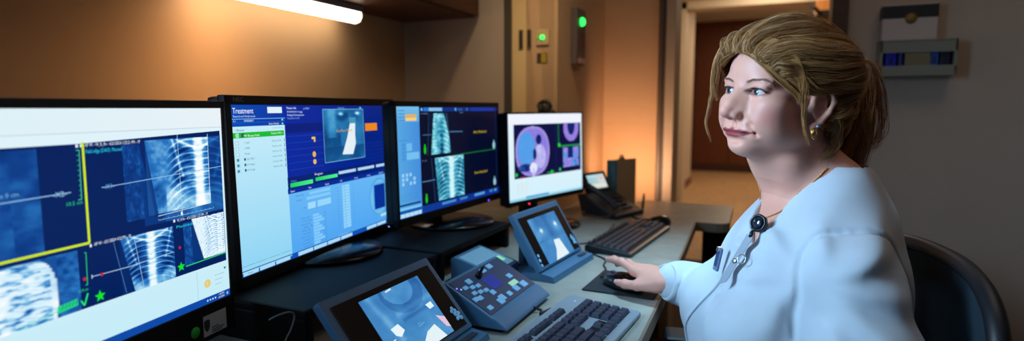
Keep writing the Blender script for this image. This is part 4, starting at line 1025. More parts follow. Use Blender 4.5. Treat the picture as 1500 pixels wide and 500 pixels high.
# keyboards
def keyboard(name, label, ctr, rz, body_m, key_m, W=0.455, D=0.150, strip=0.030, ylim=(-9, 9), light=None):
    """local +x towards the typist, +y to the typist's right"""
    t = thing(name, label, 'keyboard', (ctr[0], ctr[1], ZD), rz)
    b = MB(); n = 0.006
    prof = [(D / 2, 0.002), (D / 2, 0.010), (D / 2 - 0.008, 0.013), (-D / 2 + 0.010, 0.024), (-D / 2, 0.022), (-D / 2, 0.004)]
    b.prism([(x, -W / 2, z) for x, z in prof][::-1], (0, W, 0)); o = b.build('body', body_m, t)
    mo = o.modifiers.new('bevel', 'BEVEL'); mo.width = 0.0025; mo.segments = 2; mo.limit_method = 'ANGLE'; mo.angle_limit = math.radians(25)
    sl = math.atan2(0.011, D - 0.018)
    T = Matrix.Translation((0, 0, 0.0185)) @ Matrix.Rotation(sl, 4, 'Y')
    b = MB()
    for s in (-1, 1):
        b = MB(); b.box((-D / 2 + 0.02, s * W * 0.42, 0.002), (0.012, 0.03, 0.004)); b.build('foot', M_BLACK, t)
    # key wells
    pitch = 0.019
    x_of = lambda row: D / 2 - 0.026 - row * pitch          # row 0 = space bar
    blocks = {'main': (-W / 2 + 0.012, 15), 'nav': (-W / 2 + 0.012 + 15 * pitch + 0.006, 3), 'pad': (-W / 2 + 0.012 + 18 * pitch + 0.012, 4)}
    b = MB()
    for nm, (y0, nc) in blocks.items():
        rows = (0, 4) if nm != 'nav' else (0, 1)
        xa, xb = x_of(rows[1]) - pitch / 2, x_of(0) + pitch / 2
        b.box(((xa + xb) / 2, y0 + nc * pitch / 2, 0.0005), (xb - xa, nc * pitch, 0.001), M=T)
        if nm == 'nav': b.box((x_of(3.5), y0 + nc * pitch / 2, 0.0005), (2 * pitch, nc * pitch, 0.001), M=T)
    xt = x_of(5) - 0.008
    for y0, k in ((-W / 2 + 0.012, 1), (-W / 2 + 0.012 + 2 * pitch, 4), (-W / 2 + 0.012 + 6.5 * pitch, 4), (-W / 2 + 0.012 + 11 * pitch, 4), (blocks['nav'][0], 3)):
        b.box((xt, y0 + k * pitch / 2, 0.0005), (0.016, k * pitch, 0.001), M=T)
    b.build('key_well', M_BLACK, t)
    keys = []
    for row in range(5):
        y0 = blocks['main'][0]
        ws = {0: [1.25, 1.25, 1.25, 6.25, 1.25, 1.25, 1.25, 1.25], 1: [2.25] + [1] * 10 + [2.75], 2: [1.75] + [1] * 11 + [2.25], 3: [1.5] + [1] * 12 + [1.5], 4: [1] * 13 + [2]}[row]
        for w in ws: keys.append((x_of(row), y0 + w * pitch / 2, w)); y0 += w * pitch
    yn = blocks['nav'][0]
    for row in (3, 4):
        for c in range(3): keys.append((x_of(row), yn + (c + 0.5) * pitch, 1))
    for c in range(3): keys.append((x_of(0), yn + (c + 0.5) * pitch, 1))
    keys.append((x_of(1), yn + 1.5 * pitch, 1))
    yp = blocks['pad'][0]
    for row in range(5):
        for c in range(4): keys.append((x_of(row), yp + (c + 0.5) * pitch, 1))
    for y0, k in ((-W / 2 + 0.012, 1), (-W / 2 + 0.012 + 2 * pitch, 4), (-W / 2 + 0.012 + 6.5 * pitch, 4), (-W / 2 + 0.012 + 11 * pitch, 4), (yn, 3)):
        for c in range(k): keys.append((xt, y0 + (c + 0.5) * pitch, 0.999))
    meshes = {}
    def key_mesh(w, dx):
        if (w, dx) in meshes: return meshes[(w, dx)]
        a, c = pitch * w - 0.0022, dx
        b = MB(); lo = [(-c / 2, -a / 2), (c / 2, -a / 2), (c / 2, a / 2), (-c / 2, a / 2)]; i = 0.0022
        hi = [(-c / 2 + i * .6, -a / 2 + i), (c / 2 - i * 1.2, -a / 2 + i), (c / 2 - i * 1.2, a / 2 - i), (-c / 2 + i * .6, a / 2 - i)]
        b.add([(x, y, 0) for x, y in lo] + [(x, y, 0.0062) for x, y in hi], [(4, 5, 6, 7), (0, 1, 5, 4), (1, 2, 6, 5), (2, 3, 7, 6), (3, 0, 4, 7)])
        me = bpy.data.meshes.new('key'); me.from_pydata(b.v, [], b.f); me.materials.append(key_m); me.update(); meshes[(w, dx)] = me
        return me
    # the keys that show largest are parts of their own
    vis = sorted(keys, key=lambda k: -k[1])
    for x, y, w in vis[:100]:
        o = bpy.data.objects.new('key', key_mesh(w, 0.0165 if w != 0.999 else 0.0135)); COL.objects.link(o); o.parent = t
        o.matrix_local = T @ Matrix.Translation((x, y, 0.001))
    b = MB()
    for x, y, w in vis[100:]:
        me = key_mesh(w, 0.0165 if w != 0.999 else 0.0135); b.add([T @ (Vector(v.co) + Vector((x, y, 0.001))) for v in me.vertices], [tuple(p.vertices) for p in me.polygons])
    if vis[100:]: tag(b.build('keys', key_m, t), kind='stuff')
    if light:
        b = MB(); b.lathe([(0.0015, 0), (0.0015, .0006), (0.0003, .001)], (0, 0, 0), 10, T @ Matrix.Translation((xt, W / 2 - 0.035, 0.0005))); b.build('status_light', emit('kb_light', (150, 190, 255), 1.5), t)
    return t
M_KBG = mat('keyboard_silver_grey', (132, 146, 158), 0.45)
M_KEY = mat('key_black', (36, 48, 70), 0.42)
keyboard('keyboard', 'silver-grey keyboard with black keys, running off the bottom of the photo', (-0.318, 0.930, 0), math.radians(-4), M_KBG, M_KEY, 0.462, 0.158, light=True)
keyboard('keyboard', 'all-black keyboard farther along the desk, beyond the hand on the mouse', (-0.392, 1.835, 0), math.radians(-5), mat('keyboard_black', (26, 30, 36), 0.4), mat('key_charcoal', (40, 46, 54), 0.45), 0.445, 0.140)

# mouse pad, mice
t = thing('mouse_pad', 'dark mouse pad under the woman\'s hand', 'mouse pad', (-0.298, 1.358, ZD), math.radians(-2))
b = MB(); b.box((0, 0, 0.002), (0.165, 0.178, 0.004), bev=0.0015); b.build('pad', mat('pad_dark_blue', (22, 28, 36), 0.8, bump=0.1, bscale=1500), t)
def mouse(label, loc, rz, m, z=ZD):
    t = thing('computer_mouse', label, 'mouse', (loc[0], loc[1], z), rz)
    F = Field((-0.07, -0.045, -0.01), (0.07, 0.045, 0.05), 0.0018)
    F.ell((0.002, 0, 0.007), (0.056, 0.031, 0.026), 0.002)
    F.ell((0.012, 0, 0.008), (0.042, 0.029, 0.026), 0.01)
    F.cut(lambda X: X[..., 2] - 0.0012, (-0.1, -0.1, -0.1), (0.1, 0.1, 0.1), 0.003)
    F.cap((-0.062, 0.0, 0.026), (-0.010, 0.0, 0.034), 0.0011, 0.0011, 0.002, 'sub')
    V, Q = F.nets(1)
    link('shell', mesh_np('shell', V, Q), m, t)
    b = MB(); b.cyl((-0.030, -0.0035, 0.0265), (-0.030, 0.0035, 0.0265), 0.0062, n=18); b.build('wheel', M_GREYD, t)
    return t
# local -x is the front of the mouse
mouse('black mouse under the woman\'s hand', (-0.301, 1.325), math.radians(-30), M_BLACKG, ZD + 0.004)
mouse('black mouse beyond the farther keyboard, by the far end of the desk', (-0.355, 2.115), math.radians(60), M_BLACKG)
def cable(label, pts, r=0.0022, m=None, cat='cable'):
    b = MB(); C_ = catmull(pts, 40); o0 = C_.mean(0); b.tube(list(C_ - o0), r, 8)
    o = b.build('cable', m or M_BLACK); o.location = o0; tag(o, label, cat); return o
cable('thin dark cable from the used mouse to the farther camera screen', [(-0.352, 1.360, ZD + 0.012), (-0.368, 1.385, ZD + 0.006), (-0.372, 1.45, ZD + 0.0025), (-0.392, 1.50, ZD + 0.0025), (-0.405, 1.56, ZD + 0.0025), (-0.47, 1.62, ZD + 0.0025)])
cable('dark cable looping over the desk behind the all-black keyboard', [(-0.62, 1.76, ZD + 0.0025), (-0.55, 1.70, ZD + 0.0025), (-0.49, 1.76, ZD + 0.0025), (-0.49, 1.92, ZD + 0.0025), (-0.50, 2.06, ZD + 0.0025)])
cable('dark cable lying from the phone to the far mouse', [(-0.478, 2.24, ZD + 0.003), (-0.45, 2.20, ZD + 0.003), (-0.42, 2.19, ZD + 0.003), (-0.36, 2.205, ZD + 0.003), (-0.345, 2.17, ZD + 0.008)], 0.003)
cable('thin pale cable hanging below the nearest monitor, under its label', [(-0.70, 0.655, ZD + 0.092), (-0.690, 0.664, ZD + 0.098), (-0.684, 0.682, ZD + 0.098), (-0.686, 0.694, ZD + 0.088), (-0.684, 0.684, ZD + 0.07), (-0.690, 0.676, ZD + 0.050), (-0.690, 0.67, ZD + 0.02), (-0.67, 0.68, ZD + 0.004)], 0.0014, mat('cable_grey', (110, 116, 122), 0.5))

# desk telephone
t = thing('desk_telephone', 'dark desk telephone with a lit tilted screen, in front of the upright binder', 'telephone', (-0.575, 2.27, ZD), math.radians(-20))
M_TEL = mat('telephone_dark', (36, 44, 56), 0.4)
b = MB(); b.prism([(0.10, -0.10, 0.0), (0.10, -0.10, 0.018), (0.06, -0.10, 0.030), (-0.055, -0.10, 0.085), (-0.085, -0.10, 0.080), (-0.06, -0.10, 0.0)][::-1], (0, 0.20, 0)); o = b.build('body', M_TEL, t)
mo = o.modifiers.new('bevel', 'BEVEL'); mo.width = 0.005; mo.segments = 2; mo.limit_method = 'ANGLE'
Tt = Matrix.Translation((-0.070, 0.012, 0.122)) @ Matrix.Rotation(-math.radians(28), 4, 'Y')
b = MB(); b.box((-0.008, 0, 0), (0.018, 0.155, 0.085), M=Tt, bev=0.004); b.build('screen_housing', M_TEL, t)
s = Screen(0.115, 0.060); s.rect(0, 0, 100, 100, (150, 200, 214), 0, (206, 214, 210)); s.rect(4, 6, 60, 16, (190, 226, 236), 2); s.rect(62, 20, 96, 60, (214, 216, 214), 2); s.rect(74, 24, 84, 40, (226, 150, 190), 3); s.rect(4, 70, 12, 100, (240, 170, 60), 3); s.rect(14, 66, 96, 92, (226, 226, 214), 2)
s.build(SCREEN_M, t, 'screen', Tt @ Matrix.Translation((0.0018, 0, 0)))
for r in range(4):
    for c in range(3):
        b = MB(); b.box((0, 0, 0.002), (0.011, 0.014, 0.004), M=Matrix.Translation((0.062 - 0.022 * r + 0.004, 0.012 + 0.022 * c, 0.030 + 0.0105 * r)) @ Matrix.Rotation(math.atan2(0.055, 0.115), 4, 'Y'), bev=0.001); b.build('dial_key', mat('dial_key_grey', (52, 60, 72), 0.4), t)
b = MB(); hs = [(0.085, -0.075, 0.040), (0.075, -0.075, 0.052), (0.02, -0.075, 0.084), (-0.04, -0.075, 0.110), (-0.058, -0.075, 0.104)]
C_ = catmull(hs, 20); rr_ = [0.015 if i < 5 or i > 14 else 0.011 for i in range(20)]; b.tube(list(C_), rr_, 12); b.build('handset', M_TEL, t)
b = MB(); sp = []
for i in range(220):
    f = i / 219; a = f * 2 * PI * 22
    c = catmull([(0.09, -0.090, 0.030), (0.07, -0.125, 0.010), (0.02, -0.135, 0.009), (-0.03, -0.125, 0.010), (-0.05, -0.10, 0.014)], 220)[i]
    sp.append((c[0] + 0.005 * math.cos(a), c[1] + 0.002 * math.sin(a * 0.5), c[2] + 0.005 * math.sin(a)))
b.tube(sp, 0.0013, 5); b.build('coiled_cord', mat('cord_brown', (110, 84, 74), 0.4), t)

# upright binder and the small black thing on it
t = thing('upright_binder', 'upright binder with a blue-lit spine and warm-lit sides behind the telephone', 'binder', (-0.555, 2.46, ZD), math.radians(-38))
b = MB(); b.box((-0.030, -0.02, 0.100), (0.004, 0.10, 0.200), bev=0.001); b.box((0.030, -0.02, 0.104), (0.004, 0.10, 0.208), bev=0.001); b.build('cover', mat('binder_warmlit', (150, 122, 88), 0.6), t)  # warm light put into the colour of the sides
b = MB(); b.box((0, -0.072, 0.100), (0.064, 0.005, 0.200), bev=0.002); b.build('spine', mat('binder_bluelit', (36, 92, 130), 0.45), t)  # blue light of the screens put into the spine colour
b = MB()
for x in (-0.018, 0.0, 0.016): b.box((x, -0.0755, 0.100), (0.006, 0.002, 0.190))
b.build('spine_stripe', mat('binder_stripe', (78, 136, 160), 0.45), t)
b = MB(); b.box((0, -0.02, 0.098), (0.054, 0.092, 0.186)); b.build('pages', mat('binder_pages', (150, 138, 118), 0.8), t)
t = thing('clip', 'small black clip standing on top of the upright binder', 'clip', (-0.566, 2.432, ZD + 0.191))
b = MB(); b.prism([(-0.012, -0.014, 0.0), (0.012, -0.014, 0.0), (0.008, -0.014, 0.022), (-0.008, -0.014, 0.022)][::-1], (0, 0.028, 0)); b.build('jaw', M_BLACK, t)
b = MB(); b.tube([(-0.004, -0.008, 0.02), (-0.004, -0.008, 0.028), (0.0, 0.0, 0.032), (0.004, 0.008, 0.028), (0.004, 0.008, 0.02)], 0.003, 8); b.build('loop', M_BLACK, t)
t = thing('pen', 'small dark pen standing at the right of the binder foot', 'pen', (-0.478, 2.45, ZD))
b = MB(); b.cyl((0, 0, 0), (0.004, 0.004, 0.050), 0.006, 0.005); b.build('barrel', M_TEL, t)
b = MB(); b.cyl((0.004, 0.004, 0.050), (0.0045, 0.0045, 0.062), 0.0045, 0.002); b.build('tip', M_BLACK, t)
# ================================================================== the woman
def head_frame(yaw, pitch, roll=0):
    y, p = math.radians(yaw), math.radians(pitch)
    F0 = np.array([-math.sin(y), -math.cos(y), 0]); U0 = np.array([0, 0, 1.0]); L = np.cross(U0, F0)
    F, U = F0 * math.cos(p) + U0 * math.sin(p), U0 * math.cos(p) - F0 * math.sin(p)
    r = math.radians(roll)
    return F, L * math.cos(r) - U * math.sin(r), U * math.cos(r) + L * math.sin(r)
HF, HL, HU = head_frame(46, 7, 4)
HO = np.array([0.0165, 1.143, 1.1775])                 # between the ears at eye level
HB = np.stack([HF, HL, HU])                            # rows: local axes
def h2w(P):
    P = np.array(P, float)
    P[..., 2] += 0.012 * (1 - np.exp(-np.maximum(0, -P[..., 2]) * 0.095 / 0.012))     # a shorter lower face
    return HO + P @ HB
def w2h(P): return (np.asarray(P, float) - HO) @ HB.T
TF, TL, TU = head_frame(64, 0)
TO = np.array([0.052, 1.183, 1.0420])                  # base of the neck
TB = np.stack([TF, TL, TU])
def t2w(P): return TO + np.asarray(P, float) @ TB

SH_L, SH_R = t2w((-0.005, 0.165, -0.158)), t2w((0.010, -0.155, -0.190))
EL_R, WR_R = np.array([0.045, 1.43, 0.735]), np.array([-0.186, 1.248, 0.792])
EL_L, WR_L = np.array([0.175, 0.960, 0.690]), np.array([-0.030, 1.010, 0.640])

def torso_prims(F, tf, g, coat):
    """the trunk, grown by g; tf maps torso coordinates to the field's own; R turns with it"""
    R = tf(np.eye(3)) - tf(np.zeros((1, 3)))           # rows: torso axes seen in the field
    R = R.T
    def e(c, r, k=0.05): F.ell(tf(np.array([c]))[0], np.array(r) + g, k, R)
    def c(p, q, r0, r1, k=0.05): F.cap(tf(np.array([p]))[0], tf(np.array([q]))[0], r0 + g, r1 + g, k)
    e((-0.030, 0, -0.245), (0.115, 0.155, 0.19))
    e((-0.070, 0, -0.195), (0.075, 0.145, 0.140))
    e((0.085, 0.075, -0.280), (0.085, 0.085, 0.085), 0.04)
    e((0.085, -0.075, -0.280), (0.085, 0.085, 0.085), 0.04)
    e((0.03, 0, -0.425), (0.145, 0.170, 0.13))
    e((-0.02, 0, -0.525), (0.150, 0.190, 0.10))
    for s in (1, -1):
        c((-0.045, 0.040 * s, -0.030 if s > 0 else -0.060), (-0.005, (0.150 if s > 0 else 0.115) * s, -0.140 if s > 0 else -0.200), 0.050, 0.050, 0.05)
    e((-0.055, 0.015, -0.080), (0.060, 0.080, 0.060), 0.05)
    e((0.030, 0.015, -0.175), (0.085, 0.115, 0.10))

# ---------------------------------------------------------------- head, neck and upper chest in head coordinates
def build_head():
    F = Field((-0.15, -0.15, -0.29), (0.15, 0.15, 0.15), 0.0017)
    # skull and face masses
    F.ell((-0.008, 0, 0.034), (0.098, 0.074, 0.086), 0.02)
    F.ell((0.040, 0, 0.040), (0.058, 0.060, 0.050), 0.03)
    F.ell((0.034, 0, -0.048), (0.054, 0.057, 0.062), 0.03)
    F.ell((0.063, 0, -0.072), (0.0255, 0.032, 0.030), 0.025)
    F.ell((0.066, 0, -0.0985), (0.021, 0.023, 0.0165), 0.016)
    for s in (1, -1):
        F.ell((0.056, 0.036 * s, -0.044), (0.033, 0.031, 0.034), 0.025)          # cheek
        F.ell((0.058, 0.044 * s, -0.020), (0.026, 0.024, 0.018), 0.02)           # cheekbone
        F.ell((0.020, 0.046 * s, -0.064), (0.038, 0.019, 0.025), 0.025)          # jaw
        F.ell((0.0795, 0.030 * s, 0.0175), (0.0125, 0.026, 0.0085), 0.014)       # brow
    F.cap((0.042, 0, -0.088), (-0.015, 0, -0.105), 0.026, 0.048, 0.02)           # under the chin
    # eye sockets, then lids
    for s in (1, -1):
        F.ell((0.1045, 0.032 * s, 0.0005), (0.0165, 0.018, 0.0110), 0.012, op='sub')
        F.ell((0.0770, 0.0325 * s, 0.000), (0.0146, 0.0150, 0.0140), 0.007)
        F.ell((0.0835, 0.0325 * s, 0.0078), (0.0085, 0.0165, 0.0042), 0.006)     # upper lid fold
    # nose
    F.chain([(0.0895, 0, 0.006), (0.0975, 0, -0.010), (0.1075, 0, -0.028), (0.1125, 0, -0.0395)], [0.0068, 0.0066, 0.0080, 0.0095], 0.016)
    for s in (1, -1): F.cap((0.0830, 0.0085 * s, -0.004), (0.0950, 0.0120 * s, -0.036), 0.0070, 0.0090, 0.014)
    F.ell((0.1145, 0, -0.0415), (0.0105, 0.0105, 0.0095), 0.006)
    for s in (1, -1):
        F.ell((0.1015, 0.0135 * s, -0.0455), (0.0115, 0.0062, 0.0078), 0.006)
        F.ell((0.1060, 0.0065 * s, -0.0555), (0.0060, 0.0032, 0.0045), 0.003, op='sub')
    F.ell((0.1035, 0, -0.0495), (0.010, 0.0045, 0.006), 0.005)
    # mouth
    for s in (1, -1):
        F.ell((0.0875, 0.0098 * s, -0.0712), (0.0080, 0.0178, 0.0048), 0.005)
        F.ell((0.0730, 0.0345 * s, -0.0735), (0.0050, 0.0050, 0.0065), 0.012)
    F.ell((0.0860, 0, -0.0808), (0.0088, 0.0205, 0.0056), 0.006)
    L = [(0.0945, 0, -0.0757), (0.0925, 0.011, -0.0760), (0.0865, 0.024, -0.0757), (0.0765, 0.0362, -0.0728)]
    for s in (1, -1):
        F.chain([(a, b * s, c) for a, b, c in L], [0.0013, 0.0013, 0.0013, 0.0010], 0.0025, op='sub')
    F.ell((0.0930, 0, -0.0615), (0.004, 0.0035, 0.006), 0.006, op='sub')
    F.ell((0.0890, 0, -0.0910), (0.006, 0.014, 0.0045), 0.010, op='sub')
    # fold from the nose wing past the mouth corner
    for s in (1, -1):
        F.chain([(0.0985, 0.0215 * s, -0.045), (0.0885, 0.0335 * s, -0.060), (0.0775, 0.0415 * s, -0.076)], [0.0012, 0.0016, 0.0008], 0.009, op='sub')
        # eye opening
        F.ell((0.0910, 0.0325 * s, -0.0002), (0.0130, 0.0152, 0.0051), 0.0012, op='sub')
        F.ell((0.0770, 0.0325 * s, 0.000), 0.0124, 0.001, op='sub')
    # ears
    for s in (1, -1):
        def q(a, b, c): return (a * 1.12 - 0.008, (b - 0.003 + (0.0 if c > -0.02 else 0.002)) * s, c * 1.10 - 0.006)
        rim = [q(0.012, 0.072, -0.006), q(0.012, 0.078, 0.012), q(0.002, 0.083, 0.022), q(-0.010, 0.087, 0.020), q(-0.017, 0.088, 0.006),
               q(-0.014, 0.085, -0.012), q(-0.005, 0.080, -0.028), q(0.003, 0.075, -0.038)]
        F.chain(rim, [0.0030, 0.0036, 0.0036, 0.0036, 0.0038, 0.0036, 0.0036, 0.0055], 0.004)
        F.ell(q(-0.002, 0.077, -0.004), (0.016, 0.0045, 0.026), 0.006)
        F.ell(q(0.001, 0.083, -0.010), (0.0075, 0.006, 0.011), 0.004, op='sub')
        F.ell(q(-0.002, 0.085, 0.011), (0.008, 0.0045, 0.006), 0.004, op='sub')
        F.ell(q(0.003, 0.0755, -0.039), (0.0075, 0.0045, 0.008), 0.005)
        F.ell(q(0.013, 0.074, -0.011), (0.005, 0.004, 0.007), 0.004)
    # neck and upper chest
    F.chain([(-0.042, 0, -0.06), (-0.072, 0, -0.120), (-0.118, 0, -0.195)], [0.055, 0.0535, 0.062], 0.03)
    F.chain([(-0.010, 0.034, -0.115), (-0.055, 0.022, -0.20)], [0.020, 0.014], 0.03)
    F.chain([(-0.010, -0.034, -0.115), (-0.055, -0.022, -0.20)], [0.020, 0.014], 0.03)
    torso_prims(F, lambda P: w2h(t2w(P)), 0.0, False)
    V, Q = F.nets(1)
    # colours that belong to the skin itself
    skin = np.array(lin((226, 162, 142))); C = np.tile(skin, (len(V), 1))
    def blend(w, col):
        w = np.clip(w, 0, 1)[:, None]; C[:] = C * (1 - w) + np.array(lin(col)) * w
    x, y, z = V.T; ay = np.abs(y)
    def blob(c, r, p=1.5): return np.clip(1 - (((x - c[0]) / r[0]) ** 2 + ((ay - c[1]) / r[1]) ** 2 + ((z - c[2]) / r[2]) ** 2), 0, 1) ** p
    blend(0.75 * blob((0.06, 0.050, -0.040), (0.05, 0.034, 0.030)), (206, 118, 108))
    blend(0.35 * blob((0.118, 0, -0.042), (0.02, 0.02, 0.016)), (206, 120, 108))
    blend(0.35 * blob((0, 0.085, 0), (0.03, 0.02, 0.04)), (200, 120, 104))
    up = (-0.0688 + 0.0014 * np.cos(np.clip(ay / 0.009, 0, 2) * PI)) - (ay / 0.0360) ** 2 * 0.0044
    dn = -0.0855 + (ay / 0.0360) ** 2 * 0.0105
    lip = (x > 0.073) & (ay < 0.0360)
    sm = np.clip((up - z) / 0.0016, 0, 1) * np.clip((z - dn) / 0.0016, 0, 1) * lip
    blend(0.9 * sm, (150, 44, 60))
    li = np.exp(-((z + 0.0757 + (ay / 0.036) ** 2 * -0.0028) / 0.0012) ** 2) * (x > 0.073) * (ay < 0.037)
    blend(0.75 * li, (86, 30, 36))
    for sgn in (1, -1):
        yy = y * sgn - 0.0322
        rim = np.sqrt((yy / 0.0162) ** 2 + ((z + 0.0002) / 0.0063) ** 2)
        near = (x > 0.068) & (np.abs(yy) < 0.02)
        blend(0.95 * np.exp(-((rim - 1.02) / 0.20) ** 2) * near * np.where(z > -0.001, 1.0, 0.55), (52, 34, 30))
        blend(0.30 * np.clip(1 - (((yy) / 0.022) ** 2 + ((z - 0.007) / 0.008) ** 2), 0, 1) * near, (150, 98, 96))
    return h2w(V), Q, C, F

# ---------------------------------------------------------------- hands
def hand_prims(F, wr, D, UPv, side, fore, P=None):
    """wr: wrist, D: direction of the hand, UPv: back of the hand, side: unit vector towards the thumb, fore: point up the forearm"""
    W = np.array(wr)
    def p(a, b, c): return W + D * a + side * b + UPv * c
    F.cap(fore, W, 0.034, 0.0255, 0.012, flat=(UPv, 0.80))
    for b, a in ((0.022, 0.080), (0.003, 0.084), (-0.015, 0.080), (-0.031, 0.072)):
        F.cap(p(0.005, b * 0.45, 0.000), p(a, b, 0.004 - max(0, 0.003 - b) * 0.25), 0.0150, 0.0118, 0.012)
    F.cap(p(0.03, 0.0, -0.004), p(0.065, -0.005, -0.004), 0.020, 0.018, 0.014)
    F.cap(p(0.012, 0.014, -0.008), p(0.045, 0.030, -0.012), 0.018, 0.014, 0.014)
    return p

def build_right_hand():
    F = Field((-0.40, 1.15, 0.735), (-0.09, 1.44, 0.85), 0.0014)
    D = np.array([-0.79, 0.60, 0.04]); D /= np.linalg.norm(D)
    UPv = np.array([-0.02, -0.10, 1.0]); UPv -= D * (UPv @ D); UPv /= np.linalg.norm(UPv)
    side = np.cross(UPv, D)                                  # towards the thumb (camera side)
    if side[1] > 0: side = -side
    p = hand_prims(F, WR_R, D, UPv, side, WR_R + (EL_R - WR_R) * 0.35, None)
    f = {}
    f['index'] = [p(0.080, 0.022, 0.005), p(0.124, 0.023, 0.014), p(0.150, 0.024, 0.013), p(0.172, 0.024, 0.007)]
    f['middle'] = [p(0.084, 0.003, 0.003), p(0.126, 0.001, 0.005), p(0.152, 0.000, -0.001), p(0.171, -0.001, -0.010)]
    f['ring'] = [p(0.080, -0.015, -0.001), p(0.116, -0.020, -0.007), p(0.137, -0.022, -0.019), p(0.150, -0.023, -0.029)]
    f['little'] = [p(0.072, -0.031, -0.006), p(0.100, -0.039, -0.014), p(0.115, -0.042, -0.022), p(0.126, -0.043, -0.030)]
    f['thumb'] = [p(0.020, 0.022, -0.010), p(0.052, 0.041, -0.016), p(0.082, 0.049, -0.020), p(0.107, 0.048, -0.024)]
    rad = {'index': (.0100, .0086, .0077, .0064), 'middle': (.0102, .0088, .0079, .0066), 'ring': (.0102, .0088, .0078, .0066),
           'little': (.0092, .0078, .0069, .0060), 'thumb': (.0140, .0108, .0094, .0074)}
    for n in f:
        G = Field(F.lo, F.lo, F.h); G.n = F.n; G.d = np.full(F.n, 1.0, np.float32)   # each finger on its own, joined only at its root
        G.chain(f[n], rad[n], 0.004)
        for j in (1, 2): G.ell(f[n][j] + UPv * 0.001, rad[n][j] * 1.04, 0.004)
        h = np.maximum(0.006 - np.abs(F.d - G.d), 0) / 0.006
        F.d = np.minimum(F.d, G.d) - h * h * 0.0015
    V, Q = F.nets(1)
    C = np.tile(np.array(lin((222, 158, 140))), (len(V), 1))
    for n in f:
        w = np.exp(-(np.linalg.norm(V - f[n][3], axis=1) / 0.016) ** 2) * 0.4
        for j in (1, 2): w = np.maximum(w, 0.3 * np.exp(-(np.linalg.norm(V - f[n][j], axis=1) / 0.010) ** 2))
        C = C * (1 - w[:, None]) + np.array(lin((204, 122, 112))) * w[:, None]
    nails = []
    for n in f:
        a, b = np.array(f[n][2]), np.array(f[n][3]); t = (b - a) / np.linalg.norm(b - a)
        u = UPv if n != 'thumb' else (UPv * 0.6 + side * 0.8)
        u = u - t * (u @ t); u /= np.linalg.norm(u)
        nails.append((b + t * 0.001, t, u, rad[n][3]))
    return V, Q, C, nails

def build_left_hand():
    lo = np.minimum(WR_L, EL_L) - 0.2
    F = Field((-0.24, 0.90, 0.56), (0.06, 1.13, 0.72), 0.0024)
    D = np.array([-0.97, 0.24, -0.10]); D /= np.linalg.norm(D)
    UPv = np.array([0, -0.2, 1.0]); UPv -= D * (UPv @ D); UPv /= np.linalg.norm(UPv)
    side = np.cross(UPv, D)
    if side[1] < 0: side = -side
    p = hand_prims(F, WR_L, D, UPv, side, WR_L + (EL_L - WR_L) * 0.3, None)
    for b, a, l, r in ((0.022, 0.080, 0.072, .0092), (0.003, 0.084, 0.080, .0094), (-0.015, 0.080, 0.074, .0088), (-0.031, 0.072, 0.058, .0078)):
        F.chain([p(a, b, 0.003), p(a + l * .45, b * 1.15, 0.004), p(a + l * .75, b * 1.2, -0.008), p(a + l * .95, b * 1.2, -0.022)], [r * 1.1, r, r * .9, r * .75], 0.002)
    F.chain([p(0.02, 0.022, -0.01), p(0.05, 0.042, -0.014), p(0.08, 0.050, -0.018), p(0.10, 0.049, -0.022)], [.015, .0118, .010, .0078], 0.003)
    V, Q = F.nets(1)
    return V, Q, np.tile(np.array(lin((222, 158, 140))), (len(V), 1))

def build_trunk():
    """arms and trunk under the clothes, coarse"""
    F = Field((-0.24, 0.80, 0.40), (0.42, 1.60, 1.00), 0.009)
    torso_prims(F, t2w, -0.012, False)
    for a, b, c in ((SH_L, EL_L, WR_L), (SH_R, EL_R, WR_R)):
        F.chain([a, b], [0.048, 0.038], 0.03); F.chain([b, b + (c - b) * 0.8], [0.038, 0.028], 0.02)
    V, Q = F.nets(1)
    return V, Q, np.tile(np.array(lin((222, 158, 140))), (len(V), 1))

def join_np(parts):
    Vs, Fs, Cs, b = [], [], [], 0
    for V, Q, C in parts:
        Vs.append(V); Fs.append(Q + b); Cs.append(C); b += len(V)
    return np.vstack(Vs), np.vstack(Fs), np.vstack(Cs)

M_SKIN = attr_mat('skin', 0.48, 0.4, sss=0.12, bump=0.06, bscale=900)
M_HAIR = attr_mat('dark_blonde_hair', 0.42, 0.45)
M_GOLD = mat('gold', (222, 176, 96), 0.25, 1.0)
M_NAIL = mat('fingernail', (226, 176, 168), 0.25, 0, 0.5)

head = build_head()
rh = build_right_hand()
V, Q, C = join_np([head[:3], rh[:3], build_left_hand(), build_trunk()])
BASE = Vector((0.15, 1.17, 0.0))
person = link('person', mesh_np('person', V - np.array(BASE), Q, True, C), M_SKIN)
person.location = BASE
tag(person, 'seated woman in a white coat with her blonde hair tied back, hand on the mouse', 'person')
def ppart(name, me, m):
    o = link(name, me, m, person)
    o.matrix_parent_inverse = Matrix.Translation(-BASE)
    return o
def pbuild(mb, name, m):
    o = mb.build(name, m, person); o.matrix_parent_inverse = Matrix.Translation(-BASE)
    return o

# fingernails of the hand on the mouse
for c, t, u, r in rh[3]:
    s = np.cross(t, u); b = MB(); vs = []; n = 7
    for i in range(n):
        for j in range(n):
            a, w = (i / (n - 1) - 0.5) * 2, (j / (n - 1) - 0.5) * 2
            k = math.sqrt(max(0, 1 - (0.35 * w * w)))
            ww = w * (1 - 0.18 * abs(a) ** 3)
            vs.append(c + t * (a * r * 0.85) + s * (ww * r * 0.68) + u * (r * (0.99 - 0.30 * ww * ww) - 0.0004 * a * a))
    b.add(vs, [(i * n + j, i * n + j + 1, (i + 1) * n + j + 1, (i + 1) * n + j) for i in range(n - 1) for j in range(n - 1)], True)
    pbuild(b, 'fingernail', M_NAIL)

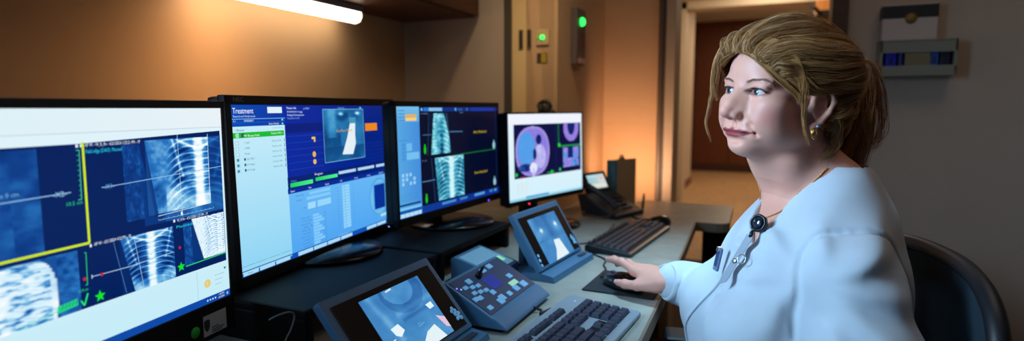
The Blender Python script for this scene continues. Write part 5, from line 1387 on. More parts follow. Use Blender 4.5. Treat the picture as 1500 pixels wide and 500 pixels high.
# eyes
M_EYE = attr_mat('eye', 0.12, 0.6)
for s in (1, -1):
    n, m = 40, 48
    th = np.linspace(0, PI, n); ph = np.linspace(0, 2 * PI, m, endpoint=False)
    g = np.array([1.0, -0.10, -0.02]); g /= np.linalg.norm(g)
    a = np.cross(g, (0, 0, 1)); a /= np.linalg.norm(a); b = np.cross(a, g)
    TT, PP = np.meshgrid(th, ph, indexing='ij')
    rr = 0.0122 * (1 + 0.05 * np.exp(-(TT / 0.36) ** 2))
    P = (np.cos(TT)[..., None] * g + np.sin(TT)[..., None] * (np.cos(PP)[..., None] * a + np.sin(PP)[..., None] * b)) * rr[..., None]
    P = P.reshape(-1, 3) + np.array([0.0770, 0.0325 * s, 0.0])
    t = TT.ravel(); Cc = np.tile(np.array(lin((214, 208, 206))), (len(t), 1))
    Cc[t < 0.50] = lin((38, 52, 62)); Cc[t < 0.44] = lin((54, 72, 82)); Cc[t < 0.30] = lin((36, 52, 60)); Cc[t < 0.20] = (0.002, 0.002, 0.003)
    i = np.arange(n - 1)[:, None] * m; j = np.arange(m)[None]
    Fq = np.stack([i + j, i + m + j, i + m + (j + 1) % m, i + (j + 1) % m], -1).reshape(-1, 4)
    ppart('eye', mesh_np('eye', h2w(P), Fq, True, Cc), M_EYE)

FH = head[3]
def on_head(P, off=0.0):
    P = np.array(P, float)
    for _ in range(10): P = P - (FH.sample(P) - off)[:, None] * FH.grad(P) * 0.7
    return P
# brows and lashes
def hairs(name, V, Q, R, dark, light, parent_m=M_HAIR):
    c0, c1 = np.array(lin(dark)), np.array(lin(light))
    Cc = c0 + (c1 - c0) * R[:, None]
    return ppart(name, mesh_np(name, h2w(V), Q, True, Cc), parent_m)
for s in (1, -1):
    G = []
    for t in np.linspace(0, 1, 26):
        base = catmull([(0.0975, 0.015 * s, 0.0150), (0.0945, 0.028 * s, 0.0195), (0.0850, 0.042 * s, 0.0200), (0.0730, 0.0500 * s, 0.0155)], 27)[int(t * 26)]
        G.append(on_head([base + np.array([0, 0, -0.0015]), base + np.array([0, 0.005 * s, 0.0015 - 0.003 * t]), base + np.array([0, 0.009 * s, 0.0012 - 0.005 * t])], 0.0004))
    V_, Q_, R_ = strands(G, 7, [[0.0022, 0.0019 , 0.0007]] * len(G), 0.00020, n=6, seed=3)
    hairs('eyebrow', V_, Q_, R_, (128, 96, 80), (164, 128, 106))
    G = []
    for t in np.linspace(-1, 1, 21):
        b = on_head([np.array([0.0905 - 0.0060 * t * t, (0.0325 + 0.0148 * t) * s, 0.0052 - 0.0050 * t * t])])[0]
        G.append([b, b + np.array([0.0022, 0.001 * t * s, 0.0001]), b + np.array([0.0038, 0.0028 * t * s + 0.001 * s, 0.0016])])
    V_, Q_, R_ = strands(G, 3, [[0.0005, 0.0007, 0.0006]] * len(G), 0.00022, n=6, seed=4)
    hairs('eyelashes', V_, Q_, R_ * 0.2, (30, 22, 20), (50, 38, 34))

# ---------------------------------------------------------------- hair
TIE = np.array([-0.138, 0.002, 0.072])
def hairline_z(x):
    return np.interp(x, [-0.12, -0.06, -0.030, -0.018, 0.000, 0.018, 0.040, 0.065, 0.085, 0.100, 0.12], [-0.095, -0.075, -0.045, 0.020, 0.026, 0.016, 0.012, 0.022, 0.040, 0.062, 0.10])
def build_cap():
    F = Field((-0.15, -0.12, -0.12), (0.13, 0.12, 0.16), 0.0026)
    F.ell((-0.010, 0, 0.036), (0.106, 0.081, 0.094), 0.02)
    F.ell((-0.05, 0, 0.0), (0.066, 0.066, 0.085), 0.03)
    F.ell((0.040, 0, 0.044), (0.0590, 0.061, 0.050), 0.01)
    F.cap((-0.09, 0, 0.06), TIE, 0.04, 0.012, 0.03)
    F.ell((-0.008, 0, 0.034), (0.094, 0.070, 0.082), 0.002, op='sub')
    F.cut(lambda X: X[..., 2] - 0.005 - hairline_z(X[..., 0]), (-0.2, -0.2, -0.2), (0.2, 0.2, 0.2), 0.004)
    V, Q = F.nets(1)
    return V, Q
Vc, Qc = build_cap()
rr = np.clip(0.30 + 0.22 * vnoise(Vc.astype(np.float32) * np.array([40, 160, 160], np.float32), 1.0, 5), 0, 1)
HD, HLt = (92, 55, 31), (230, 168, 102)
sets = []
near = [
    [(0.106, -0.010, 0.064), (0.096, -0.008, 0.096), (0.060, -0.004, 0.133), (0.000, 0.000, 0.146), (-0.070, 0.000, 0.128), (-0.118, 0.000, 0.098), TIE],
    [(0.106, 0.006, 0.062), (0.100, 0.012, 0.090), (0.072, 0.022, 0.121), (0.012, 0.034, 0.139), (-0.060, 0.028, 0.124), (-0.115, 0.012, 0.095), TIE],
    [(0.105, 0.024, 0.058), (0.102, 0.028, 0.080), (0.078, 0.044, 0.104), (0.020, 0.062, 0.117), (-0.050, 0.054, 0.110), (-0.108, 0.026, 0.090), TIE],
    [(0.101, 0.038, 0.050), (0.098, 0.044, 0.066), (0.074, 0.062, 0.083), (0.022, 0.079, 0.092), (-0.044, 0.073, 0.092), (-0.104, 0.038, 0.084), TIE],
    [(0.094, 0.051, 0.041), (0.088, 0.058, 0.052), (0.064, 0.073, 0.062), (0.016, 0.088, 0.064), (-0.040, 0.085, 0.072), (-0.100, 0.048, 0.078), TIE],
    [(0.082, 0.061, 0.028), (0.072, 0.069, 0.036), (0.052, 0.078, 0.040), (0.008, 0.090, 0.036), (-0.040, 0.089, 0.050), (-0.098, 0.055, 0.068), TIE],
    [(0.060, 0.068, 0.022), (0.034, 0.081, 0.022), (-0.004, 0.090, 0.026), (-0.046, 0.088, 0.034), (-0.100, 0.056, 0.058), TIE],
    [(0.026, 0.075, 0.020), (0.002, 0.082, 0.033), (-0.034, 0.086, 0.032), (-0.072, 0.076, 0.036), (-0.112, 0.046, 0.052), TIE],
    [(-0.032, 0.074, -0.004), (-0.050, 0.078, 0.004), (-0.076, 0.070, 0.014), (-0.108, 0.046, 0.036), TIE],
    [(-0.030, 0.070, -0.040), (-0.056, 0.070, -0.022), (-0.090, 0.054, 0.002), (-0.116, 0.034, 0.034), TIE],
    [(-0.070, 0.052, -0.066), (-0.096, 0.044, -0.034), (-0.118, 0.030, 0.006), (-0.128, 0.014, 0.042), TIE],
    [(-0.094, 0.010, -0.070), (-0.112, 0.010, -0.036), (-0.124, 0.006, 0.006), (-0.130, 0.004, 0.042), TIE],
]
near = [catmull(g, 9) for g in near]
for g in near: g[:, 2] -= 0.27 * np.maximum(0, g[:, 2] - 0.070)
def fan(gs, k, seed, jit=0.0055):
    r = np.random.default_rng(seed); out = []
    for i in range(k):
        t = (i + r.uniform(-0.4, 0.4)) / (k - 1) * (len(gs) - 1); t = min(max(t, 0), len(gs) - 1.001)
        a = int(t); f = t - a
        g = gs[a] * (1 - f) + gs[a + 1] * f
        d = r.normal(size=(9, 3)) * jit; d = (d + np.roll(d, 1, 0) + np.roll(d, -1, 0)) / 2
        w = np.array([0.2, 0.7, 1, 1, 1, 1, .8, .4, .1])[:, None]
        rad = (g - np.array([-0.01, 0, 0.03])); rad /= np.linalg.norm(rad, axis=1, keepdims=True)
        lift = (r.uniform(-0.002, 0.008) + 0.004 * np.sin(np.linspace(0, 6, 9) + r.uniform(0, 6)))[:, None]
        out.append(g + d * w + rad * lift * w)
    return out
gn = fan(near[:8], 86, 1) + fan(near[8:], 30, 6)
far = [g * np.array([1, -1, 1]) for g in near[1:]]
gf = fan(far[:7], 36, 2) + fan(far[7:], 14, 7)
body_g = gn + gf
Vb, Qb, Rb = strands(body_g, 52, [[0.0050, 0.0085, 0.0090, 0.0085, 0.0065, 0.0040]] * len(body_g), 0.00030, n=24, wav=0.0030, wfreq=5, seed=21, fuzz=0.0030)
# loose locks round the face
locks = [
    # falling across the temple and in front of the ear
    [(0.101, 0.020, 0.074), (0.090, 0.050, 0.078), (0.068, 0.078, 0.060), (0.050, 0.087, 0.028), (0.042, 0.086, 0.004), (0.036, 0.085, -0.018)],
    [(0.100, 0.030, 0.070), (0.084, 0.060, 0.066), (0.062, 0.083, 0.042), (0.046, 0.087, 0.010), (0.036, 0.086, -0.022), (0.022, 0.085, -0.058), (0.006, 0.085, -0.084)],
    [(0.098, 0.040, 0.064), (0.078, 0.066, 0.052), (0.056, 0.082, 0.030), (0.046, 0.085, 0.010), (0.041, 0.085, -0.006)],
    [(0.098, 0.036, 0.066), (0.074, 0.072, 0.056), (0.044, 0.087, 0.030), (0.020, 0.091, 0.016), (-0.012, 0.093, 0.024), (-0.06, 0.083, 0.046), (-0.108, 0.046, 0.068)],
    [(0.100, 0.034, 0.066), (0.080, 0.064, 0.058), (0.054, 0.082, 0.036), (0.026, 0.090, 0.020), (-0.010, 0.093, 0.021), (-0.05, 0.086, 0.040), (-0.10, 0.05, 0.064)],
    [(0.088, 0.058, 0.046), (0.068, 0.074, 0.028), (0.040, 0.084, 0.013), (0.010, 0.091, 0.014), (-0.03, 0.091, 0.026), (-0.08, 0.072, 0.048), (-0.12, 0.03, 0.066)],
    [(0.1085, 0.010, 0.062), (0.1065, 0.030, 0.056), (0.0985, 0.049, 0.044), (0.0850, 0.064, 0.028), (0.0680, 0.076, 0.014), (0.0520, 0.083, 0.002), (0.0420, 0.0845, -0.012)],
    # far side of the face
    [(0.096, -0.012, 0.086), (0.104, -0.034, 0.074), (0.106, -0.052, 0.046), (0.100, -0.061, 0.012), (0.094, -0.062, -0.014)],
    [(0.092, -0.020, 0.090), (0.100, -0.044, 0.080), (0.102, -0.060, 0.046), (0.095, -0.067, 0.008), (0.090, -0.066, -0.016)],
    [(0.094, -0.026, 0.084), (0.104, -0.046, 0.064), (0.104, -0.060, 0.032), (0.096, -0.066, -0.008), (0.098, -0.064, -0.040), (0.102, -0.060, -0.070), (0.088, -0.054, -0.104)],
    [(0.106, -0.018, 0.063), (0.104, -0.042, 0.054), (0.097, -0.059, 0.034), (0.086, -0.068, 0.004), (0.076, -0.074, -0.02)],
    [(0.080, -0.040, 0.088), (0.088, -0.060, 0.068), (0.086, -0.073, 0.030), (0.076, -0.076, -0.010)],
]
lr = [[0.004, 0.010, 0.009, 0.007, 0.005, 0.0015], [0.004, 0.008, 0.007, 0.005, 0.003, 0.0015, 0.001], [0.003, 0.007, 0.007, 0.005, 0.003], [0.003, 0.008, 0.010, 0.009, 0.008, 0.006, 0.004],
      [0.004, 0.007, 0.008, 0.008, 0.008, 0.007, 0.004], [0.003, 0.006, 0.007, 0.007, 0.007, 0.006, 0.004], [0.0025, 0.0045, 0.0050, 0.0050, 0.0045, 0.0035, 0.002],
      [0.005, 0.008, 0.008, 0.006, 0.003], [0.005, 0.008, 0.008, 0.006, 0.003], [0.003, 0.007, 0.006, 0.004, 0.0025, 0.002, 0.001], [0.004, 0.009, 0.009, 0.007, 0.005], [0.004, 0.010, 0.010, 0.006]]
Vl, Ql, Rl = strands(locks, [120, 34, 110, 190, 260, 240, 200, 160, 150, 46, 150, 120], lr, 0.00030, n=30, wav=0.0016, wfreq=5, seed=31, fuzz=0.0012)
# the tail below the tie, loose and wavy
tail = []
r_ = np.random.default_rng(5)
for i in range(46):
    t = i / 45.0
    ex, ey, ez = -0.108 - 0.098 * t + r_.normal() * 0.010, r_.normal() * 0.026, -0.070 - 0.035 * math.sin(t * PI) + r_.normal() * 0.020
    mx = -0.128 - 0.062 * t
    tail.append([TIE + np.array([0.006, 0, 0]), TIE + np.array([-0.010 - 0.024 * t, ey * 0.3, 0.010 - 0.012 * (1 - t)]), np.array([mx, ey * 0.9 + r_.normal() * 0.006, 0.034 + r_.normal() * 0.008]),
                 np.array([mx - 0.012 * t + r_.normal() * 0.008, ey * 1.2, -0.020 + r_.normal() * 0.008]), np.array([ex, ey * 1.1, ez]), np.array([ex - 0.006 + r_.normal() * 0.012, ey + r_.normal() * 0.008, ez - 0.018])])
# short hair at the nape and a few strands flying off the tie
for i in range(26):
    t = i / 25.0
    y0 = 0.078 - 0.13 * t
    tail.append([(-0.040 - 0.05 * t, y0, -0.010), (-0.050 - 0.055 * t, y0 * 1.05, -0.040), (-0.058 - 0.06 * t + r_.normal() * 0.006, y0 * 0.95, -0.074), (-0.052 - 0.07 * t + r_.normal() * 0.012, y0 * 0.9 + r_.normal() * 0.006, -0.100 - r_.uniform(0, 0.02))])
nt_ = len(tail)
tail += [[TIE, TIE + (-0.016, 0, 0.014), TIE + (-0.040, 0.004, 0.018), TIE + (-0.066, 0.01, 0.006)], [TIE, TIE + (-0.014, 0.004, 0.008), TIE + (-0.038, 0.010, 0.006), TIE + (-0.052, 0.016, -0.014)]]
tr = [[0.008, 0.011, 0.010, 0.008, 0.006, 0.003]] * 46 + [[0.004, 0.007, 0.006, 0.003]] * 26 + [[0.006, 0.006, 0.004, 0.001]] * 2
Vt, Qt, Rt = strands(tail, [64] * 46 + [52] * 26 + [50] * 2, tr, 0.00032, n=26, wav=0.0042, wfreq=6.5, seed=41, fuzz=0.004)
V_, Q_, R_ = Vb, Qb, Rb
parts = [(Vc, Qc, rr), (Vb, Qb, Rb), (Vl, Ql, Rl), (Vt, Qt, Rt - 0.12)]
Va, Qa, b = [], [], 0
for v, q, r in parts:
    Va.append(v); Qa.append(q + b); b += len(v)
hair = hairs('hair', np.vstack(Va), np.vstack(Qa), np.clip(np.concatenate([p[2] for p in parts]), 0, 1), HD, HLt)
b = MB(); c = h2w(TIE)
ring = [h2w(TIE + np.array([0.002 * math.sin(a), 0.016 * math.cos(a), 0.016 * math.sin(a)])) for a in np.linspace(0, 2 * PI, 20, endpoint=False)]
b.tube(ring, 0.0035, 8, closed=True)
pbuild(b, 'hair_tie', mat('hair_tie_band', (38, 28, 24), 0.8))

# ---------------------------------------------------------------- the coat
def build_coat():
    F = Field((-0.26, 0.76, 0.44), (0.46, 1.62, 1.06), 0.0042)
    torso_prims(F, t2w, 0.016, True)
    # hem over the lap
    F.cap(t2w((0.02, 0.09, -0.47)), t2w((0.22, 0.10, -0.49)), 0.105, 0.095, 0.05)
    F.cap(t2w((0.02, -0.09, -0.47)), t2w((0.22, -0.10, -0.49)), 0.105, 0.095, 0.05)
    # sleeves
    F.chain([SH_L, SH_L * 0.45 + EL_L * 0.55, EL_L], [0.066, 0.070, 0.066], 0.035)
    F.chain([EL_L, WR_L], [0.066, 0.048], 0.03)
    F.chain([SH_R, SH_R * 0.5 + EL_R * 0.5, EL_R], [0.062, 0.068, 0.064], 0.03)
    F.chain([EL_R, EL_R + (WR_R - EL_R) * 0.94], [0.064, 0.042], 0.03)
    cu = EL_R + (WR_R - EL_R) * 0.93; dv = (WR_R - EL_R) / np.linalg.norm(WR_R - EL_R)
    F.cap(cu - dv * 0.030, cu - dv * 0.010, 0.0420, 0.0430, 0.01)
    # soft folds
    def folds(X, d):
        near = np.abs(d) < 0.03
        out = np.zeros_like(d)
        P = X[near]
        if len(P):
            q = (P - TO.astype(np.float32)) @ TB.T.astype(np.float32)
            n = 0.0030 * vnoise(q * np.array([1.0, 1.0, 0.35], np.float32), 34, 2) + 0.0018 * vnoise(q * np.array([1, 1, 0.6], np.float32), 75, 3)
            # folds that fan from the armpit
            a = q - np.array([0.07, 0.13, -0.15], np.float32)
            an = np.arctan2(a[:, 2], a[:, 0]); rr_ = np.sqrt(a[:, 0] ** 2 + a[:, 2] ** 2)
            n += 0.0045 * np.minimum(1, (rr_ / 0.06) ** 2) * np.sin(an * 9 + 0.6) * np.exp(-((rr_ - 0.10) / 0.075) ** 2) * (q[:, 1] > 0.02)
            # sleeve bunching near the elbow of the reaching arm
            e = (P - EL_R.astype(np.float32)); s_ = e @ dv.astype(np.float32)
            n += 0.004 * np.sin(s_ * 105 + 3 * np.sin(P[:, 2] * 40)) * np.exp(-(np.linalg.norm(e - np.outer(s_, dv), axis=1) / 0.07) ** 4) * ((s_ > -0.03) & (s_ < 0.22))
            out[near] = n
        return out
    F.shift(folds)
    # seam where the near sleeve is set in
    seam = [t2w(p) for p in ((0.080, 0.150, -0.25), (0.070, 0.150, -0.19), (0.045, 0.145, -0.14), (0.000, 0.140, -0.105), (-0.045, 0.142, -0.12), (-0.09, 0.145, -0.16), (-0.120, 0.145, -0.23))]
    C7 = catmull(seam, 40)
    for i in range(39):
        g = F.grad(C7[i:i + 1])
    for _ in range(6):
        C7 = C7 - F.sample(C7)[:, None] * F.grad(C7) * 0.8
    F.chain(list(C7), [0.0042] * len(C7), 0.006, op='sub')
    # neck opening
    A = TF * 0.50 + TU * 0.866; A /= np.linalg.norm(A)
    G2 = TF * 0.866 - TU * 0.50                             # towards the front and down
    def opening(X):
        p = X - (TO + TU * 0.0).astype(np.float32)
        l = p @ TL.astype(np.float32); g = p @ G2.astype(np.float32); a = p @ A.astype(np.float32)
        t = np.clip((g + 0.005) / 0.150, 0, 1); l = l - 0.052 * t ** 1.5
        r = 0.069 * (1 - t) ** 0.9 + 0.004
        dd = np.sqrt(l ** 2 + np.where(g < -0.005, g + 0.005, np.where(g > 0.145, g - 0.145, 0)) ** 2) - r
        return np.maximum(dd, -0.06 - a)
    F.cut(opening, (-0.3, 0.7, 0.8), (0.5, 1.6, 1.1), 0.006)
    # hollow the far cuff so that the wrist comes out of it
    V, Q = F.nets(2)
    # front edge: one side laps over the other
    q = (V - TO) @ TB.T
    return V, Q, F
Vk, Qk, FK = build_coat()
M_COAT = mat('white_coat_cotton', (194, 204, 214), 0.85, 0, 0.25, noise=0.02, nscale=40, bump=0.12, bscale=900)
ppart('coat', mesh_np('coat', Vk, Qk, True), M_COAT)
def on_coat(P, off=0.0):
    P = np.array(P, float)
    for _ in range(12):
        P = P - (FK.sample(P) - off)[:, None] * FK.grad(P) * 0.7
    return P
# lapped front edge with its facing, from the point of the neckline to the hem
E0 = on_coat(catmull([t2w(p) for p in ((0.127, 0.044, -0.150), (0.140, 0.015, -0.190), (0.152, -0.014, -0.228), (0.180, -0.070, -0.335), (0.19, -0.08, -0.46))], 40), 0.0012)
b = MB()
b.tube(E0, 0.0028, 6)
pbuild(b, 'coat_front_edge', M_COAT)
# turned-back cuff of the reaching sleeve
dv_ = (WR_R - EL_R) / np.linalg.norm(WR_R - EL_R); cu_ = EL_R + (WR_R - EL_R) * 0.93
u_ = np.cross(dv_, (0, 0, 1)); u_ /= np.linalg.norm(u_); v_ = np.cross(u_, dv_)
b = MB(); N_ = 44; prof = [(-0.036, 0.0415), (-0.020, 0.0465), (0.004, 0.0470), (0.020, 0.0455), (0.0275, 0.0425), (0.026, 0.0385), (0.016, 0.0360), (-0.010, 0.0340)]
vs_ = []
for a_, r_c in prof:
    for i in range(N_):
        t_ = 2 * PI * i / N_; rr2 = r_c * (1 + 0.035 * math.sin(3 * t_ + 40 * a_) + 0.02 * math.sin(7 * t_ + 1))
        vs_.append(cu_ + dv_ * (a_ + 0.003 * math.sin(2 * t_ + 1)) + u_ * (rr2 * math.cos(t_)) + v_ * (rr2 * 0.86 * math.sin(t_)))
b.add(vs_, [(i * N_ + j, i * N_ + (j + 1) % N_, (i + 1) * N_ + (j + 1) % N_, (i + 1) * N_ + j) for i in range(len(prof) - 1) for j in range(N_)], True)
pbuild(b, 'cuff', M_COAT)

# seams and necklace, earrings, badges
def tube_on(P, r, off, name, m, n=40, w=6):
    C_ = on_coat(catmull(P, n), off); b_ = MB(); b_.tube(list(C_), r, w); return pbuild(b_, name, m)
M_BLK = mat('black_plastic_glossy', (16, 18, 22), 0.3)
M_CLR = mat('clear_plastic_grey', (150, 160, 176), 0.2, 0, 0.6)
M_SILV = mat('silver', (205, 208, 212), 0.25, 1.0)
# necklace: from behind the neck down into the point of the neckline
nk = [(-0.060, 0.066, -0.120), (-0.040, 0.066, -0.145), (-0.015, 0.056, -0.170), (0.000, 0.040, -0.198), (0.005, 0.018, -0.220), (0.005, 0.0, -0.232), (0.002, -0.02, -0.222), (-0.006, -0.044, -0.196), (-0.03, -0.060, -0.165), (-0.06, -0.066, -0.120)]
NK = on_head(catmull(nk, 150), 0.0012)
b = MB()
for i in range(0, 149):
    p, q = h2w(NK[i]), h2w(NK[i + 1]); b.tube([p, (p + q) / 2, q], [0.0006, 0.0013, 0.0006], 5)
pbuild(b, 'necklace', M_GOLD)
# earring: stud and a small hoop of loops
lobe = on_head([(-0.005, 0.086, -0.046)], 0.001)[0]
b = MB(); c = h2w(lobe)
b.lathe([(0.0001, -.0022), (0.0016, -.0016), (0.0023, 0), (0.0016, .0016), (0.0001, .0022)], c, 12)
pbuild(b, 'ear_stud', mat('pale_blue_gem', (170, 190, 226), 0.1, 0.2, 0.8))
lobe2 = on_head([(0.001, 0.084, -0.050)], 0.001)[0]
b = MB()
for k_, (rx, rz_, sh) in enumerate(((0.0055, 0.0095, 0.0), (0.0042, 0.0078, 0.0015), (0.0062, 0.0070, -0.0012))):
    ring = [h2w(lobe2 + np.array([rx * math.sin(a), 0.002 + sh, -rz_ + rz_ * math.cos(a)])) for a in np.linspace(0, 2 * PI, 24, endpoint=False)]
    b.tube(ring, 0.0008, 6, closed=True)
for a in np.linspace(0.8, 2 * PI - 0.8, 7):
    b.lathe([(0.0001, -.0013), (0.0012, 0), (0.0001, .0013)], h2w(lobe2 + np.array([0.0055 * math.sin(a), 0.0035, -0.0095 + 0.0095 * math.cos(a)])), 8)
pbuild(b, 'earring', M_GOLD)
# ================================================================== chairs, the woman's lower clothes
M_CH = mat('chair_black_plastic', (16, 20, 26), 0.5, bump=0.06, bscale=700)
M_MESH = mat('chair_mesh_fabric', (20, 42, 54), 0.85, bump=0.5, bscale=700)
M_CHS = mat('chair_seat_fabric', (22, 28, 34), 0.9, bump=0.3, bscale=900)
M_CHM = mat('chair_metal', (60, 62, 66), 0.35, 0.8)
def back_outline(s):
    """half width of the backrest at height s in 0..1"""
    if s < 0.70: return float(np.interp(s, [0, 0.15, 0.4, 0.60, 0.70], [0.110, 0.136, 0.192, 0.240, 0.256]))
    return 0.256 * max(0.0, 1 - ((s - 0.70) / 0.30) ** 3.0) ** (1 / 2.6)
def office_chair(label, loc, rz, armh=0.65, top=0.445):
    """local +x is the way the sitter faces"""
    t = thing('office_chair', label, 'chair', (loc[0], loc[1], 0), rz, 'black office chairs')
    def surf(u, s, d=0.0):
        w = back_outline(s); y = u * w
        z = 0.50 + top * s - 0.030 * (u ** 2) * s
        x = -0.205 - 0.075 * s - 0.03 * math.sin(s * PI) + 0.026 * (u * w / 0.2) ** 2 - d
        return (x, y, z)
    n, m = 24, 28
    su = [(-1 + 2 * j / (m - 1)) for j in range(m)]; ss = [i / (n - 1) for i in range(n)]
    def shell(k0, k1, front, back, s0=0.0, s1=1.0):
        vs = []
        for d in (front, back):
            for s in ss:
                for u in su: vs.append(surf(u * k1, s0 + (s1 - s0) * s, d))
        N = n * m; fs = []
        for i in range(n - 1):
            for j in range(m - 1):
                a = i * m + j; fs.append((a, a + 1, a + m + 1, a + m)); fs.append((N + a, N + a + m, N + a + m + 1, N + a + 1))
        for i in range(n - 1):
            a = i * m; fs.append((a, a + m, N + a + m, N + a)); a = i * m + m - 1; fs.append((a, N + a, N + a + m, a + m))
        for j in range(m - 1):
            fs.append((j, N + j, N + j + 1, j + 1)); a = (n - 1) * m + j; fs.append((a, a + 1, N + a + 1, N + a))
        return vs, fs
    b = MB(); vs, fs = shell(0, 0.90, 0.0, 0.012, 0.04, 0.955); b.add(vs, fs, True); b.build('back_mesh', M_MESH, t)
    b = MB(); up_ = list(np.linspace(0, 0.70, 14)) + [0.70 + 0.30 * math.sin(a) ** 0.9 for a in np.linspace(0.1, PI / 2, 22)]; loop = [surf(-0.985, s, 0.006) for s in up_] + [surf(0.985, s, 0.006) for s in up_[-2::-1]] + [surf(u, 0.0, 0.006) for u in np.linspace(0.8, -0.8, 8)]
    b.tube(loop, 0.0135, 12, closed=True); b.build('back_frame', M_CH, t)
    b = MB(); q = [surf(0.62 * math.cos(a) * 0.8, 0.46 + 0.30 * math.sin(a), 0.020) for a in np.linspace(0, 2 * PI, 40, endpoint=False)]
    b.tube(q, 0.006, 8, closed=True); o = b.build('lumbar_hoop', M_CH, t)
    b = MB(); b.tube([(-0.24, 0, 0.62), (-0.30, 0, 0.52), (-0.26, 0, 0.42), (-0.10, 0, 0.385)], [0.028, 0.026, 0.024, 0.024], 12); b.build('back_bracket', M_CH, t)
    F = Field((-0.27, -0.28, 0.37), (0.29, 0.28, 0.50), 0.009); F.ell((0.01, 0, 0.418), (0.25, 0.245, 0.036), 0.02); F.ell((0.0, 0, 0.410), (0.23, 0.24, 0.036), 0.02)
    V, Q = F.nets(2); link('seat', mesh_np('seat', V, Q), M_CHS, t)
    b = MB(); b.cyl((0, 0, 0.08), (0, 0, 0.40), 0.026); b.cyl((0, 0, 0.08), (0, 0, 0.22), 0.034); b.build('gas_lift', M_CHM, t)
    for k in range(5):
        a = 2 * PI * k / 5 + 0.3; c, s = math.cos(a), math.sin(a)
        b = MB(); b.tube([(0.02 * c, 0.02 * s, 0.095), (0.16 * c, 0.16 * s, 0.085), (0.29 * c, 0.29 * s, 0.068)], [0.028, 0.022, 0.015], 10); lg = b.build('base_leg', M_CH, t)
        b = MB()
        for e in (-0.014, 0.014): b.cyl((0.29 * c - s * e - s * 0.008, 0.29 * s + c * e + c * 0.008, 0.0285), (0.29 * c - s * e + s * 0.008, 0.29 * s + c * e - c * 0.008, 0.0285), 0.028, n=20)
        b.build('caster', M_CH, lg)
    for s in (-1, 1):
        b = MB(); b.tube([(-0.02, s * 0.20, 0.405), (-0.02, s * 0.285, 0.42), (-0.01, s * 0.295, 0.50), (0.0, s * 0.29, armh - 0.02)], [0.016, 0.017, 0.018, 0.022], 10); ar = b.build('armrest_post', M_CH, t)
        b = MB(); b.box((0.02, s * 0.285, armh), (0.25, 0.075, 0.03), bev=0.012, seg=3); b.build('armrest_pad', M_CH, t)
    return t
office_chair('black mesh-back office chair the woman sits on', (-0.008, 1.122), PI + math.radians(12), 0.62)
office_chair('black office chair pushed under the far end of the desk, mostly hidden by the woman', (0.02, 2.10), math.radians(176), 0.655, 0.27)

# trousers and shoes of the seated woman
M_TR = mat('navy_trousers', (38, 44, 62), 0.9, 0, 0.2, bump=0.1, bscale=900)
F = Field((-0.48, 0.90, 0.06), (0.32, 1.46, 0.72), 0.010)
hipc = t2w((-0.02, 0, -0.50)); 
for s in (1, -1):
    hip = np.array([0.08, 1.215 - 0.10 * s, 0.545]); kn = np.array([-0.34, 1.19 - 0.12 * s, 0.545]); an = np.array([-0.30, 1.19 - 0.12 * s, 0.10])
    F.chain([hip, kn], [0.092, 0.066], 0.05); F.chain([kn, an], [0.064, 0.056], 0.03)
F.ell((0.10, 1.215, 0.56), (0.15, 0.19, 0.09), 0.05)
V, Q = F.nets(2); ppart('trousers', mesh_np('trousers', V, Q), M_TR)
for s in (1, -1):
    F = Field((-0.50, 0.95, -0.02), (-0.20, 1.45, 0.13), 0.005); y = 1.19 - 0.12 * s
    F.cap((-0.29, y, 0.045), (-0.42, y, 0.030), 0.040, 0.034, 0.01); F.ell((-0.27, y, 0.05), (0.045, 0.036, 0.045), 0.02); F.cap((-0.29, y, 0.07), (-0.30, y, 0.12), 0.040, 0.040, 0.02)
    F.cut(lambda X: X[..., 2] - 0.002, (-1, 0, -0.1), (0, 2, 0.2), 0.003)
    V, Q = F.nets(1); ppart('shoe', mesh_np('shoe', V, Q), mat('shoe_white', (200, 204, 210), 0.6))

# badge reel, strap and badge at the closing of the coat
def frame_of(n, up=(0, 0, 1)):
    z = Vector(n).normalized(); x = Vector(up) - z * Vector(up).dot(z); x.normalize(); y = z.cross(x)
    return Matrix((x, y, z)).transposed().to_4x4()
RC = Vector((-0.0120, 1.0790, 0.9630)); FR = Matrix.Translation(RC) @ frame_of((-0.50, -0.80, 0.30))
b = MB(); n = 8
def oct_(r, z): return [FR @ Vector((r * math.cos(2 * PI * i / 40) * (1 + 0.03 * math.cos(2 * PI * i / 5)), r * math.sin(2 * PI * i / 40) * (1 + 0.03 * math.cos(2 * PI * i / 5)), z)) for i in range(40)]
rings = [oct_(0.0135, -0.006), oct_(0.0155, -0.004), oct_(0.0155, 0.001), oct_(0.0142, 0.0034), oct_(0.0120, 0.0036), oct_(0.0110, 0.0020), oct_(0.0004, 0.0020)]
b.add([p for r in rings for p in r], [(i * 40 + j, i * 40 + (j + 1) % 40, (i + 1) * 40 + (j + 1) % 40, (i + 1) * 40 + j) for i in range(6) for j in range(40)], True)
pbuild(b, 'badge_reel', mat('reel_black', (12, 16, 24), 0.25))
b = MB(); rings = [oct_(0.0088, 0.0018), oct_(0.0086, 0.0034), oct_(0.0070, 0.0044), oct_(0.0003, 0.0046)]
b.add([p for r in rings for p in r], [(i * 40 + j, i * 40 + (j + 1) % 40, (i + 1) * 40 + (j + 1) % 40, (i + 1) * 40 + j) for i in range(3) for j in range(40)], True)
pbuild(b, 'reel_cap', mat('reel_navy_gloss', (22, 34, 52), 0.12, 0, 0.7))
P0, P1 = Vector((-0.0225, 1.0700, 0.9450)), Vector((-0.0620, 1.0640, 0.8640))
b = MB(); b.tube([RC + Vector((-0.006, -0.004, -0.013)), P0 + Vector((0.001, 0, 0.004)), P0], [0.0016, 0.0022, 0.0030], 8); b.cyl(P0 + Vector((0.001, 0, 0.003)), P0 + Vector((-0.001, 0, -0.006)), 0.0032); pbuild(b, 'swivel', mat('swivel_black', (14, 16, 20), 0.35))
